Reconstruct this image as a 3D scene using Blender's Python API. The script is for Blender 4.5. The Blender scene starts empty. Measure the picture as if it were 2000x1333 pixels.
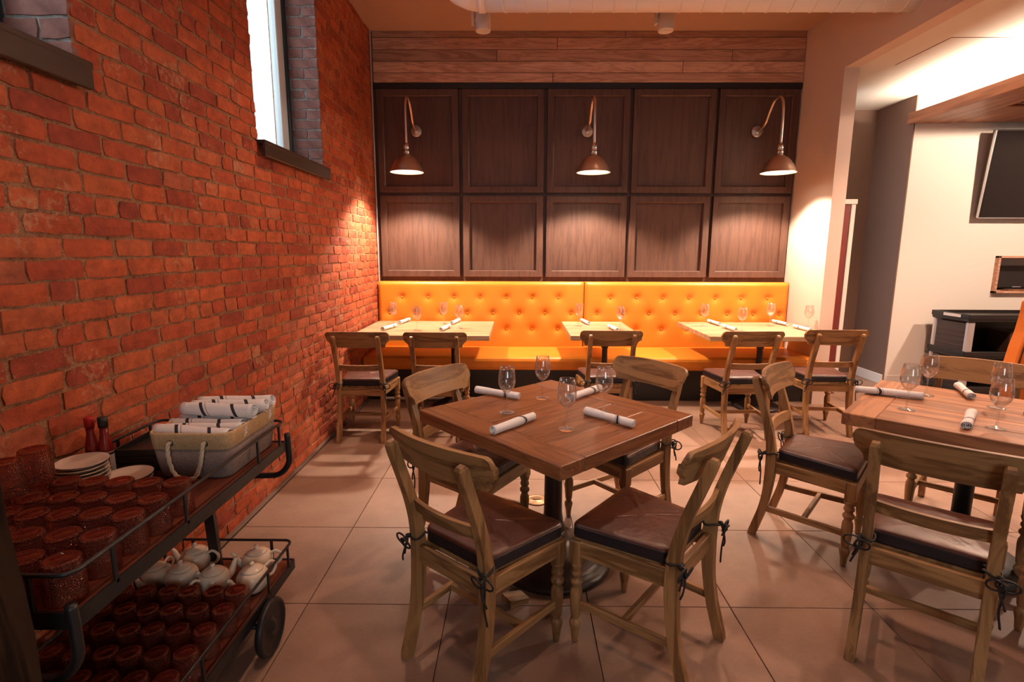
import bpy, bmesh, math, random
from mathutils import Vector, Matrix
random.seed(7)
sc = bpy.context.scene
C = sc.collection
PI = math.pi
R = math.radians

# ------------------------------------------------------------------ camera
cam_d = bpy.data.cameras.new('camera'); cam = bpy.data.objects.new('camera', cam_d); C.objects.link(cam)
cam_d.sensor_width = 36.0; cam_d.lens = 1035.4 * 36 / 2000; cam_d.clip_start = 0.05; cam_d.clip_end = 200
cam.matrix_world = (Matrix.Translation((0, 0, 1.5)) @ Matrix.Rotation(R(0.536), 4, 'Z') @ Matrix.Rotation(R(90 - 9.575), 4, 'X') @ Matrix.Rotation(R(0.17), 4, 'Z'))
sc.camera = cam

# ------------------------------------------------------------------ world, exposure
w = bpy.data.worlds.new('daylight'); sc.world = w; w.use_nodes = True
bg = w.node_tree.nodes['Background']
bg.inputs[0].default_value = (0.84, 0.94, 1.0, 1); bg.inputs[1].default_value = 4.6
sc.view_settings.view_transform = 'Standard'; sc.view_settings.look = 'None'
sc.view_settings.gamma = 1.0; sc.view_settings.use_curve_mapping = False
sc.view_settings.exposure = 0.38
try:
    sc.cycles.use_denoising = True
    sc.cycles.max_bounces = 5; sc.cycles.transparent_max_bounces = 12
    sc.cycles.use_adaptive_sampling = True; sc.cycles.adaptive_threshold = 0.05
    sc.cycles.diffuse_bounces = 3; sc.cycles.glossy_bounces = 3
    sc.cycles.caustics_reflective = False; sc.cycles.caustics_refractive = False
    sc.cycles.sample_clamp_indirect = 6.0
except Exception:
    pass

# daylight coming in through the street windows behind the camera and the two brick window openings
def area(name, loc, rot, sx, sy, power, col):
    d = bpy.data.lights.new(name, 'AREA'); d.shape = 'RECTANGLE'; d.size = sx; d.size_y = sy; d.energy = power; d.color = col
    d.cycles.is_portal = True
    o = bpy.data.objects.new(name, d); C.objects.link(o); o.location = loc; o.rotation_euler = rot
    return o
DAY = (0.62, 0.86, 1.0)
WARM = (1.0, 0.60, 0.42)
area('street_daylight', (0.9, -2.55, 1.8), (R(90), 0, 0), 1.2, 1.9, 48, DAY)
area('window_daylight_a', (-1.85, 3.79, 2.90), (R(90), 0, R(-90)), 0.85, 1.4, 20, DAY)
area('window_daylight_b', (-1.85, 1.35, 2.90), (R(90), 0, R(-90)), 0.85, 1.4, 20, DAY)

# ------------------------------------------------------------------ materials
MATS = {}
def nodes(name):
    m = bpy.data.materials.new(name); m.use_nodes = True
    nt = m.node_tree; b = nt.nodes['Principled BSDF']
    MATS[name] = m
    return m, nt, b
def N(nt, t, **kw):
    n = nt.nodes.new(t)
    for k, v in kw.items():
        if k.startswith('i_'):
            n.inputs[k[2:].replace('_', ' ')].default_value = v
        else:
            setattr(n, k, v)
    return n
def ramp(nt, stops):
    r = nt.nodes.new('ShaderNodeValToRGB'); e = r.color_ramp.elements
    while len(e) < len(stops): e.new(0.5)
    for el, (p, c) in zip(e, stops):
        el.position = p; el.color = (*c, 1) if len(c) == 3 else c
    return r
def plain(name, col, rough=0.5, metal=0.0, spec=0.5, bump=0.0, bscale=60, vary=0.0, vscale=4):
    m, nt, b = nodes(name)
    b.inputs['Base Color'].default_value = (*col, 1); b.inputs['Roughness'].default_value = rough
    b.inputs['Metallic'].default_value = metal; b.inputs['Specular IOR Level'].default_value = spec
    tc = N(nt, 'ShaderNodeTexCoord')
    if vary > 0:
        n = N(nt, 'ShaderNodeTexNoise', i_Scale=vscale, i_Detail=5.0)
        nt.links.new(tc.outputs['Object'], n.inputs['Vector'])
        r = ramp(nt, [(0.3, tuple(c * (1 - vary) for c in col)), (0.7, tuple(min(1, c * (1 + vary)) for c in col))])
        nt.links.new(n.outputs['Fac'], r.inputs[0]); nt.links.new(r.outputs[0], b.inputs['Base Color'])
    if bump > 0:
        n2 = N(nt, 'ShaderNodeTexNoise', i_Scale=bscale, i_Detail=4.0)
        nt.links.new(tc.outputs['Object'], n2.inputs['Vector'])
        bp = N(nt, 'ShaderNodeBump', i_Strength=bump, i_Distance=0.01)
        nt.links.new(n2.outputs['Fac'], bp.inputs['Height']); nt.links.new(bp.outputs[0], b.inputs['Normal'])
    return m
def wood(name, light, dark, axis='X', scale=1.0, rough=0.45, rand=0.25, spec=0.4, contrast=1.0, bump=0.12, freq=26.0):
    m, nt, b = nodes(name)
    tc = N(nt, 'ShaderNodeTexCoord'); oi = N(nt, 'ShaderNodeObjectInfo')
    add = N(nt, 'ShaderNodeVectorMath', operation='MULTIPLY_ADD')
    add.inputs[1].default_value = (1, 1, 1)
    comb = N(nt, 'ShaderNodeCombineXYZ')
    mu = N(nt, 'ShaderNodeMath', operation='MULTIPLY'); mu.inputs[1].default_value = 13.7
    nt.links.new(oi.outputs['Random'], mu.inputs[0])
    for k in range(3): nt.links.new(mu.outputs[0], comb.inputs[k])
    nt.links.new(tc.outputs['Object'], add.inputs[0]); nt.links.new(comb.outputs[0], add.inputs[2])
    mp = N(nt, 'ShaderNodeMapping')
    s = {'X': (1.3, 16, 16), 'Y': (16, 1.3, 16), 'Z': (16, 16, 1.3)}[axis]
    mp.inputs['Scale'].default_value = tuple(v * scale for v in s)
    nt.links.new(add.outputs[0], mp.inputs['Vector'])
    n1 = N(nt, 'ShaderNodeTexNoise', i_Scale=1.0, i_Detail=5.0, i_Roughness=0.6, i_Distortion=0.6)
    nt.links.new(mp.outputs[0], n1.inputs['Vector'])
    n2 = N(nt, 'ShaderNodeTexNoise', i_Scale=5.0, i_Detail=3.0)
    nt.links.new(mp.outputs[0], n2.inputs['Vector'])
    wv = N(nt, 'ShaderNodeMath', operation='MULTIPLY'); wv.inputs[1].default_value = freq
    nt.links.new(n1.outputs['Fac'], wv.inputs[0])
    sn = N(nt, 'ShaderNodeMath', operation='SINE'); nt.links.new(wv.outputs[0], sn.inputs[0])
    m1 = N(nt, 'ShaderNodeMath', operation='MULTIPLY_ADD'); m1.inputs[1].default_value = 0.16 * contrast
    nt.links.new(sn.outputs[0], m1.inputs[0]); nt.links.new(n1.outputs['Fac'], m1.inputs[2])
    m2 = N(nt, 'ShaderNodeMath', operation='MULTIPLY_ADD'); m2.inputs[1].default_value = 0.35
    nt.links.new(n2.outputs['Fac'], m2.inputs[0]); nt.links.new(m1.outputs[0], m2.inputs[2])
    r = ramp(nt, [(0.42, dark), (0.62, tuple((a + c) / 2 for a, c in zip(light, dark))), (0.86, light)])
    nt.links.new(m2.outputs[0], r.inputs[0])
    hs = N(nt, 'ShaderNodeHueSaturation')
    mr = N(nt, 'ShaderNodeMapRange'); mr.inputs['To Min'].default_value = 1 - rand; mr.inputs['To Max'].default_value = 1 + rand
    nt.links.new(oi.outputs['Random'], mr.inputs['Value']); nt.links.new(mr.outputs[0], hs.inputs['Value'])
    nt.links.new(r.outputs[0], hs.inputs['Color']); nt.links.new(hs.outputs[0], b.inputs['Base Color'])
    b.inputs['Roughness'].default_value = rough; b.inputs['Specular IOR Level'].default_value = spec
    bp = N(nt, 'ShaderNodeBump', i_Strength=bump, i_Distance=0.004)
    nt.links.new(m2.outputs[0], bp.inputs['Height']); nt.links.new(bp.outputs[0], b.inputs['Normal'])
    return m
def emit(name, col, strength):
    m, nt, b = nodes(name)
    b.inputs['Base Color'].default_value = (*col, 1)
    b.inputs['Emission Color'].default_value = (*col, 1); b.inputs['Emission Strength'].default_value = strength
    if strength < 50: m.cycles.emission_sampling = 'NONE'
    return m
def glass(name, tint=(0.97, 0.98, 0.98), ior=1.45, body=None, bodyfac=0.0, rough=0.0, bumpy=False):
    m, nt, b = nodes(name); nt.nodes.remove(b)
    out = nt.nodes['Material Output']
    tr = N(nt, 'ShaderNodeBsdfTransparent'); tr.inputs[0].default_value = (*tint, 1)
    gl = N(nt, 'ShaderNodeBsdfGlossy'); gl.inputs['Roughness'].default_value = rough
    lw = N(nt, 'ShaderNodeLayerWeight', i_Blend=0.5)
    pw = N(nt, 'ShaderNodeMath', operation='POWER'); pw.inputs[1].default_value = 4.0; nt.links.new(lw.outputs['Facing'], pw.inputs[0])
    f0 = ((ior - 1) / (ior + 1)) ** 2 if not body else 0.07
    fr = N(nt, 'ShaderNodeMath', operation='MULTIPLY_ADD'); fr.inputs[1].default_value = 0.9 - f0; fr.inputs[2].default_value = f0; nt.links.new(pw.outputs[0], fr.inputs[0])
    base = tr.outputs[0]
    if body: gl.inputs[0].default_value = (1.0, 0.72, 0.58, 1)
    if body:
        df = N(nt, 'ShaderNodeBsdfDiffuse'); df.inputs[0].default_value = (*body, 1)
        mb = N(nt, 'ShaderNodeMixShader'); mb.inputs[0].default_value = bodyfac
        nt.links.new(tr.outputs[0], mb.inputs[1]); nt.links.new(df.outputs[0], mb.inputs[2]); base = mb.outputs[0]
    mx = N(nt, 'ShaderNodeMixShader')
    nt.links.new(fr.outputs[0], mx.inputs[0]); nt.links.new(base, mx.inputs[1]); nt.links.new(gl.outputs[0], mx.inputs[2])
    if bumpy:
        tc = N(nt, 'ShaderNodeTexCoord')
        vo = N(nt, 'ShaderNodeTexVoronoi', i_Scale=260.0)
        nt.links.new(tc.outputs['Object'], vo.inputs['Vector'])
        bp = N(nt, 'ShaderNodeBump', i_Strength=1.0, i_Distance=0.006)
        nt.links.new(vo.outputs['Distance'], bp.inputs['Height'])
        nt.links.new(bp.outputs[0], gl.inputs['Normal']); nt.links.new(bp.outputs[0], lw.inputs['Normal'])
    nt.links.new(mx.outputs[0], out.inputs[0])
    return m

OAK = (0.385, 0.205, 0.082); OAKD = (0.18, 0.086, 0.031)
M_oak_x = wood('oak_x', OAK, OAKD, 'X', rand=0.10)
M_oak_y = wood('oak_y', OAK, OAKD, 'Y', rand=0.10)
M_oak_z = wood('oak_z', OAK, OAKD, 'Z', rand=0.10)
M_table_dark = wood('walnut_top', (0.29, 0.115, 0.045), (0.145, 0.050, 0.020), 'X', 0.8, rough=0.32, rand=0.16, spec=0.5, freq=48.0)
M_table_mid = wood('oak_top_mid', (0.47, 0.21, 0.095), (0.27, 0.11, 0.05), 'X', 0.8, rough=0.38, rand=0.12, spec=0.45)
M_table_light = wood('oak_top_pale', (0.44, 0.29, 0.165), (0.31, 0.185, 0.095), 'X', 0.8, rough=0.42, rand=0.10)
M_plank = wood('plank_ash', (0.60, 0.34, 0.225), (0.40, 0.20, 0.125), 'X', 0.40, rough=0.55, rand=0.26, contrast=1.3, freq=75.0)
M_panel = wood('panel_stain', (0.110, 0.052, 0.034), (0.070, 0.031, 0.021), 'Z', 1.6, rough=0.5, rand=0.06, contrast=0.4, bump=0.04)
M_canopy = wood('canopy_wood', (0.36, 0.15, 0.075), (0.22, 0.085, 0.04), 'Y', 0.6, rough=0.45, rand=0.1)
M_cart_wood = wood('cart_wood', (0.17, 0.045, 0.02), (0.085, 0.02, 0.01), 'Y', 0.8, rough=0.35, rand=0.05)
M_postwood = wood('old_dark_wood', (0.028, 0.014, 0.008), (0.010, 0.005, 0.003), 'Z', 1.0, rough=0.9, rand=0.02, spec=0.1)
M_iron = plain('black_iron', (0.012, 0.011, 0.012), 0.42, 0.0, 0.5, 0.1, 90)
M_castiron = plain('brown_cast_iron', (0.028, 0.016, 0.012), 0.38, 0.2, 0.5, 0.1, 60)
M_leather = plain('brown_sheen_leather', (0.070, 0.020, 0.010), 0.40, 0.0, 0.5, 0.35, 22, 0.3, 7)  # cushion top: warm reflected light put into the brown
M_leather_side = plain('black_leather', (0.014, 0.013, 0.018), 0.38, 0.0, 0.5, 0.3, 40)
M_cord = plain('black_cord', (0.012, 0.009, 0.009), 0.6)
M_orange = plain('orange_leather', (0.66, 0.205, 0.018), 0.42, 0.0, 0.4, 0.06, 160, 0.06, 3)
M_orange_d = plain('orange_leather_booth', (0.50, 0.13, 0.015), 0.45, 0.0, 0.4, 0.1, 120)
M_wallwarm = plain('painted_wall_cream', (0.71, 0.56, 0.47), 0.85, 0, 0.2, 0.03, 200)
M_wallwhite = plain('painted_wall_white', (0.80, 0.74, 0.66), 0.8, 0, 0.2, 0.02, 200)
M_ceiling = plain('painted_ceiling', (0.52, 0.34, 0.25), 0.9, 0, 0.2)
M_darkwall = plain('dark_taupe_paint', (0.19, 0.112, 0.082), 0.75, 0, 0.3)
M_whitetrim = plain('white_trim', (0.78, 0.72, 0.66), 0.5)
M_white = plain('white_enamel', (0.82, 0.78, 0.74), 0.35)
M_chrome = plain('brushed_steel', (0.62, 0.58, 0.54), 0.28, 1.0)
M_nickel = plain('aged_nickel', (0.60, 0.46, 0.37), 0.40, 1.0)
M_dull = plain('dull_grey_rosette', (0.45, 0.42, 0.40), 0.4, 0.8)
M_alu = plain('satin_aluminium', (0.62, 0.60, 0.60), 0.4, 0.6)
M_blackplastic = plain('black_plastic', (0.018, 0.015, 0.014), 0.4)
M_brownplastic = plain('dark_brown_plastic', (0.05, 0.028, 0.020), 0.45)
M_cer = plain('cream_ceramic', (0.82, 0.68, 0.52), 0.18, 0, 0.6)
M_plate = plain('plate_ceramic', (0.66, 0.54, 0.44), 0.22, 0, 0.6)
M_duct = plain('painted_duct', (0.86, 0.82, 0.79), 0.5)
M_reddoor = plain('dark_red_door', (0.16, 0.022, 0.016), 0.5)
M_sillm = plain('dark_bronze_sill', (0.060, 0.036, 0.026), 0.42, 0.3)
M_frame_dark = plain('window_frame_dark', (0.03, 0.05, 0.06), 0.4)
M_frame_white = plain('window_frame_white', (0.72, 0.80, 0.82), 0.5)
M_rope = plain('cotton_rope', (0.70, 0.58, 0.42), 0.9, 0, 0.1, 0.5, 300)
def edge_toned_glass(name):
    # thin clear glass: dark outline and whitish edge sheen put into the colour
    m, nt, b = nodes(name); nt.nodes.remove(b); out = nt.nodes['Material Output']
    lw = N(nt, 'ShaderNodeLayerWeight', i_Blend=0.5)
    tr = N(nt, 'ShaderNodeBsdfTransparent'); gl = N(nt, 'ShaderNodeBsdfGlossy'); gl.inputs['Roughness'].default_value = 0.02
    r = ramp(nt, [(0.0, (0.985, 0.985, 0.98)), (0.55, (0.97, 0.97, 0.96)), (0.85, (0.85, 0.83, 0.81)), (1.0, (0.60, 0.57, 0.54))])
    nt.links.new(lw.outputs['Facing'], r.inputs[0]); nt.links.new(r.outputs[0], tr.inputs[0])
    pw = N(nt, 'ShaderNodeMath', operation='POWER'); pw.inputs[1].default_value = 2.2; nt.links.new(lw.outputs['Facing'], pw.inputs[0])
    fr = N(nt, 'ShaderNodeMath', operation='MULTIPLY_ADD'); fr.inputs[1].default_value = 0.60; fr.inputs[2].default_value = 0.11; nt.links.new(pw.outputs[0], fr.inputs[0])
    df = N(nt, 'ShaderNodeBsdfDiffuse'); df.inputs[0].default_value = (0.9, 0.88, 0.85, 1)
    p3 = N(nt, 'ShaderNodeMath', operation='POWER'); p3.inputs[1].default_value = 3.0; nt.links.new(lw.outputs['Facing'], p3.inputs[0])
    bf = N(nt, 'ShaderNodeMath', operation='MULTIPLY_ADD'); bf.inputs[1].default_value = 0.34; bf.inputs[2].default_value = 0.012; nt.links.new(p3.outputs[0], bf.inputs[0])
    mb = N(nt, 'ShaderNodeMixShader'); nt.links.new(bf.outputs[0], mb.inputs[0]); nt.links.new(tr.outputs[0], mb.inputs[1]); nt.links.new(df.outputs[0], mb.inputs[2])
    mx = N(nt, 'ShaderNodeMixShader'); nt.links.new(fr.outputs[0], mx.inputs[0]); nt.links.new(mb.outputs[0], mx.inputs[1]); nt.links.new(gl.outputs[0], mx.inputs[2])
    nt.links.new(mx.outputs[0], out.inputs[0])
    return m
M_glass = edge_toned_glass('clear_glass')
M_pane = glass('window_pane', (0.93, 0.97, 0.98), 1.5)
M_tumbler = glass('plum_pressed_glass', (0.56, 0.20, 0.15), 1.6, (0.30, 0.06, 0.04), 0.16, 0.10, True)
M_tumbler2 = glass('plum_glass_base', (0.48, 0.13, 0.10), 1.6, (0.30, 0.05, 0.035), 0.18, 0.06)
M_sauce = plain('red_sauce', (0.20, 0.012, 0.008), 0.25)
M_redcap = plain('red_cap', (0.45, 0.012, 0.012), 0.35)
M_label = plain('paper_label', (0.46, 0.40, 0.34), 0.6)
M_screen = plain('tv_screen', (0.012, 0.010, 0.010), 0.07, 0, 0.6)
M_bulb = emit('lamp_lens_glow', (1.0, 0.86, 0.66), 28)
M_led = emit('led_strip_glow', (1.0, 0.82, 0.64), 300)
M_shade_in = plain('shade_inner_white', (0.85, 0.82, 0.76), 0.5)
M_brass = plain('brass_plate', (0.36, 0.22, 0.12), 0.4, 0.8)

# floor tile: warm grey porcelain with cloudy stains
def tile_mat():
    m, nt, b = nodes('porcelain_tile')
    tc = N(nt, 'ShaderNodeTexCoord'); ge = N(nt, 'ShaderNodeNewGeometry'); oi = N(nt, 'ShaderNodeObjectInfo')
    n1 = N(nt, 'ShaderNodeTexNoise', i_Scale=2.2, i_Detail=4.0, i_Roughness=0.65)
    nt.links.new(ge.outputs['Position'], n1.inputs['Vector'])
    n2 = N(nt, 'ShaderNodeTexNoise', i_Scale=70.0, i_Detail=3.0)
    nt.links.new(ge.outputs['Position'], n2.inputs['Vector'])
    mm = N(nt, 'ShaderNodeMath', operation='MULTIPLY_ADD'); mm.inputs[1].default_value = 0.22
    nt.links.new(n2.outputs['Fac'], mm.inputs[0]); nt.links.new(n1.outputs['Fac'], mm.inputs[2])
    r = ramp(nt, [(0.35, (0.205, 0.120, 0.081)), (0.62, (0.290, 0.174, 0.119)), (0.85, (0.35, 0.220, 0.156))])
    nt.links.new(mm.outputs[0], r.inputs[0])
    hs = N(nt, 'ShaderNodeHueSaturation'); mr = N(nt, 'ShaderNodeMapRange'); mr.inputs['To Min'].default_value = 0.92; mr.inputs['To Max'].default_value = 1.08
    nt.links.new(oi.outputs['Random'], mr.inputs['Value']); nt.links.new(mr.outputs[0], hs.inputs['Value'])
    nt.links.new(r.outputs[0], hs.inputs['Color']); nt.links.new(hs.outputs[0], b.inputs['Base Color'])
    b.inputs['Roughness'].default_value = 0.50; b.inputs['Specular IOR Level'].default_value = 0.4
    return m
M_tile = tile_mat()
M_grout = plain('grout', (0.15, 0.09, 0.062), 0.9)

def brick_mat():
    m, nt, b = nodes('old_red_brick')
    at = N(nt, 'ShaderNodeAttribute', attribute_name='tint')
    ge = N(nt, 'ShaderNodeNewGeometry')
    r = ramp(nt, [(0.0, (0.29, 0.050, 0.024)), (0.25, (0.37, 0.066, 0.027)), (0.55, (0.43, 0.085, 0.031)), (0.8, (0.46, 0.105, 0.038)), (0.95, (0.43, 0.105, 0.042)), (1.0, (0.37, 0.098, 0.048))])
    nt.links.new(at.outputs['Fac'], r.inputs[0])
    n1 = N(nt, 'ShaderNodeTexNoise', i_Scale=16.0, i_Detail=4.0, i_Roughness=0.7)
    nt.links.new(ge.outputs['Position'], n1.inputs['Vector'])
    mr = N(nt, 'ShaderNodeMapRange'); mr.inputs['From Min'].default_value = 0.3; mr.inputs['From Max'].default_value = 0.7; mr.inputs['To Min'].default_value = 0.66; mr.inputs['To Max'].default_value = 1.34
    nt.links.new(n1.outputs['Fac'], mr.inputs['Value'])
    hs = N(nt, 'ShaderNodeHueSaturation'); nt.links.new(mr.outputs[0], hs.inputs['Value']); nt.links.new(r.outputs[0], hs.inputs['Color'])
    # pale mortar smears and chips
    n2 = N(nt, 'ShaderNodeTexNoise', i_Scale=42.0, i_Detail=3.0, i_Roughness=0.75)
    nt.links.new(ge.outputs['Position'], n2.inputs['Vector'])
    n3 = N(nt, 'ShaderNodeTexNoise', i_Scale=5.0, i_Detail=3.0)
    nt.links.new(ge.outputs['Position'], n3.inputs['Vector'])
    mu = N(nt, 'ShaderNodeMath', operation='MULTIPLY'); nt.links.new(n2.outputs['Fac'], mu.inputs[0]); nt.links.new(n3.outputs['Fac'], mu.inputs[1])
    rr = ramp(nt, [(0.31, (0, 0, 0)), (0.42, (0.75, 0.75, 0.75))]); nt.links.new(mu.outputs[0], rr.inputs[0])
    mx = N(nt, 'ShaderNodeMixRGB'); mx.inputs[2].default_value = (0.50, 0.27, 0.15, 1)
    nt.links.new(rr.outputs[0], mx.inputs[0]); nt.links.new(hs.outputs[0], mx.inputs[1])
    nt.links.new(mx.outputs[0], b.inputs['Base Color'])
    b.inputs['Roughness'].default_value = 0.72; b.inputs['Specular IOR Level'].default_value = 0.35
    bp = N(nt, 'ShaderNodeBump', i_Strength=0.55, i_Distance=0.006)
    nt.links.new(n2.outputs['Fac'], bp.inputs['Height']); nt.links.new(bp.outputs[0], b.inputs['Normal'])
    return m
M_brick = brick_mat()
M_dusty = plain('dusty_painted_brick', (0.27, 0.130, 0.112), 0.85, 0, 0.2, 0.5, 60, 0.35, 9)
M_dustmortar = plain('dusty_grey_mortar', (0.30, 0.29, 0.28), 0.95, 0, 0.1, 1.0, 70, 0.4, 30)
def mortar_mat():
    m, nt, b = nodes('lime_mortar')
    ge = N(nt, 'ShaderNodeNewGeometry')
    n1 = N(nt, 'ShaderNodeTexNoise', i_Scale=55.0, i_Detail=4.0, i_Roughness=0.8)
    nt.links.new(ge.outputs['Position'], n1.inputs['Vector'])
    n0 = N(nt, 'ShaderNodeTexNoise', i_Scale=7.0, i_Detail=3.0)
    nt.links.new(ge.outputs['Position'], n0.inputs['Vector'])
    mm = N(nt, 'ShaderNodeMath', operation='MULTIPLY_ADD'); mm.inputs[1].default_value = 0.5
    nt.links.new(n0.outputs['Fac'], mm.inputs[0]); nt.links.new(n1.outputs['Fac'], mm.inputs[2])
    r = ramp(nt, [(0.43, (0.05, 0.022, 0.013)), (0.54, (0.27, 0.115, 0.058)), (0.82, (0.48, 0.26, 0.145))])
    nt.links.new(mm.outputs[0], r.inputs[0]); nt.links.new(r.outputs[0], b.inputs['Base Color'])
    b.inputs['Roughness'].default_value = 0.95; b.inputs['Specular IOR Level'].default_value = 0.1
    bp = N(nt, 'ShaderNodeBump', i_Strength=1.0, i_Distance=0.02)
    nt.links.new(n1.outputs['Fac'], bp.inputs['Height']); nt.links.new(bp.outputs[0], b.inputs['Normal'])
    return m
M_mortar = mortar_mat()
def napkin_mat():
    # white linen with dark printed stripes at fixed places along the roll
    m, nt, b = nodes('striped_linen')
    tc = N(nt, 'ShaderNodeTexCoord'); sp = N(nt, 'ShaderNodeSeparateXYZ'); nt.links.new(tc.outputs['Object'], sp.inputs[0])
    ad = N(nt, 'ShaderNodeMath', operation='MULTIPLY_ADD'); ad.inputs[1].default_value = 0.6; nt.links.new(sp.outputs['Y'], ad.inputs[0]); nt.links.new(sp.outputs['X'], ad.inputs[2])
    mr = N(nt, 'ShaderNodeMapRange'); mr.inputs['From Min'].default_value = -0.11; mr.inputs['From Max'].default_value = 0.11
    nt.links.new(ad.outputs[0], mr.inputs['Value'])
    W = (0.80, 0.77, 0.76); K = (0.05, 0.045, 0.05); G = (0.36, 0.31, 0.30)
    r = ramp(nt, [(0.0, W), (0.655, G), (0.668, W), (0.685, K), (0.735, W), (0.752, G), (0.765, W)])
    r.color_ramp.interpolation = 'CONSTANT'
    nt.links.new(mr.outputs[0], r.inputs[0]); nt.links.new(r.outputs[0], b.inputs['Base Color'])
    b.inputs['Roughness'].default_value = 0.9; b.inputs['Specular IOR Level'].default_value = 0.1
    n = N(nt, 'ShaderNodeTexNoise', i_Scale=45.0, i_Detail=4.0); nt.links.new(tc.outputs['Object'], n.inputs['Vector'])
    bp = N(nt, 'ShaderNodeBump', i_Strength=0.4, i_Distance=0.008); nt.links.new(n.outputs['Fac'], bp.inputs['Height']); nt.links.new(bp.outputs[0], b.inputs['Normal'])
    return m
M_napkin = napkin_mat()
def napkin2_mat():
    m = M_napkin.copy(); m.name = 'striped_linen_two_bands'
    for n in m.node_tree.nodes:
        if n.type == 'VALTORGB':
            e = n.color_ramp.elements
            W = (0.80, 0.77, 0.76, 1); K = (0.05, 0.045, 0.05, 1)
            for el, (p, c) in zip(e, [(0, W), (0.2, K), (0.26, W), (0.30, (0.36, 0.31, 0.30, 1)), (0.315, W), (0.74, K), (0.80, W)]):
                el.position = p; el.color = c
    return m
M_napkin2 = napkin2_mat()
def basket_mat(name, col):
    return plain(name, col, 0.95, 0, 0.1, 0.4, 220, 0.12, 90)
M_basket_top = basket_mat('cream_canvas', (0.62, 0.42, 0.22))
M_basket_low = basket_mat('grey_felt', (0.25, 0.19, 0.165))
def grid_mat():
    # perforated canopy panel: regular dark holes are flat print-scale detail
    m, nt, b = nodes('perforated_wood')
    tc = N(nt, 'ShaderNodeTexCoord'); mp = N(nt, 'ShaderNodeMapping'); mp.inputs['Scale'].default_value = (40, 40, 40)
    nt.links.new(tc.outputs['Object'], mp.inputs['Vector'])
    ck = N(nt, 'ShaderNodeTexBrick', i_Scale=1.0); ck.offset = 0.0
    ck.inputs['Color1'].default_value = (0.36, 0.13, 0.06, 1); ck.inputs['Color2'].default_value = (0.33, 0.12, 0.055, 1); ck.inputs['Mortar'].default_value = (0.16, 0.05, 0.025, 1)
    ck.inputs['Mortar Size'].default_value = 0.06
    nt.links.new(mp.outputs[0], ck.inputs['Vector']); nt.links.new(ck.outputs[0], b.inputs['Base Color'])
    b.inputs['Roughness'].default_value = 0.5
    return m
M_perf = grid_mat()

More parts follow.
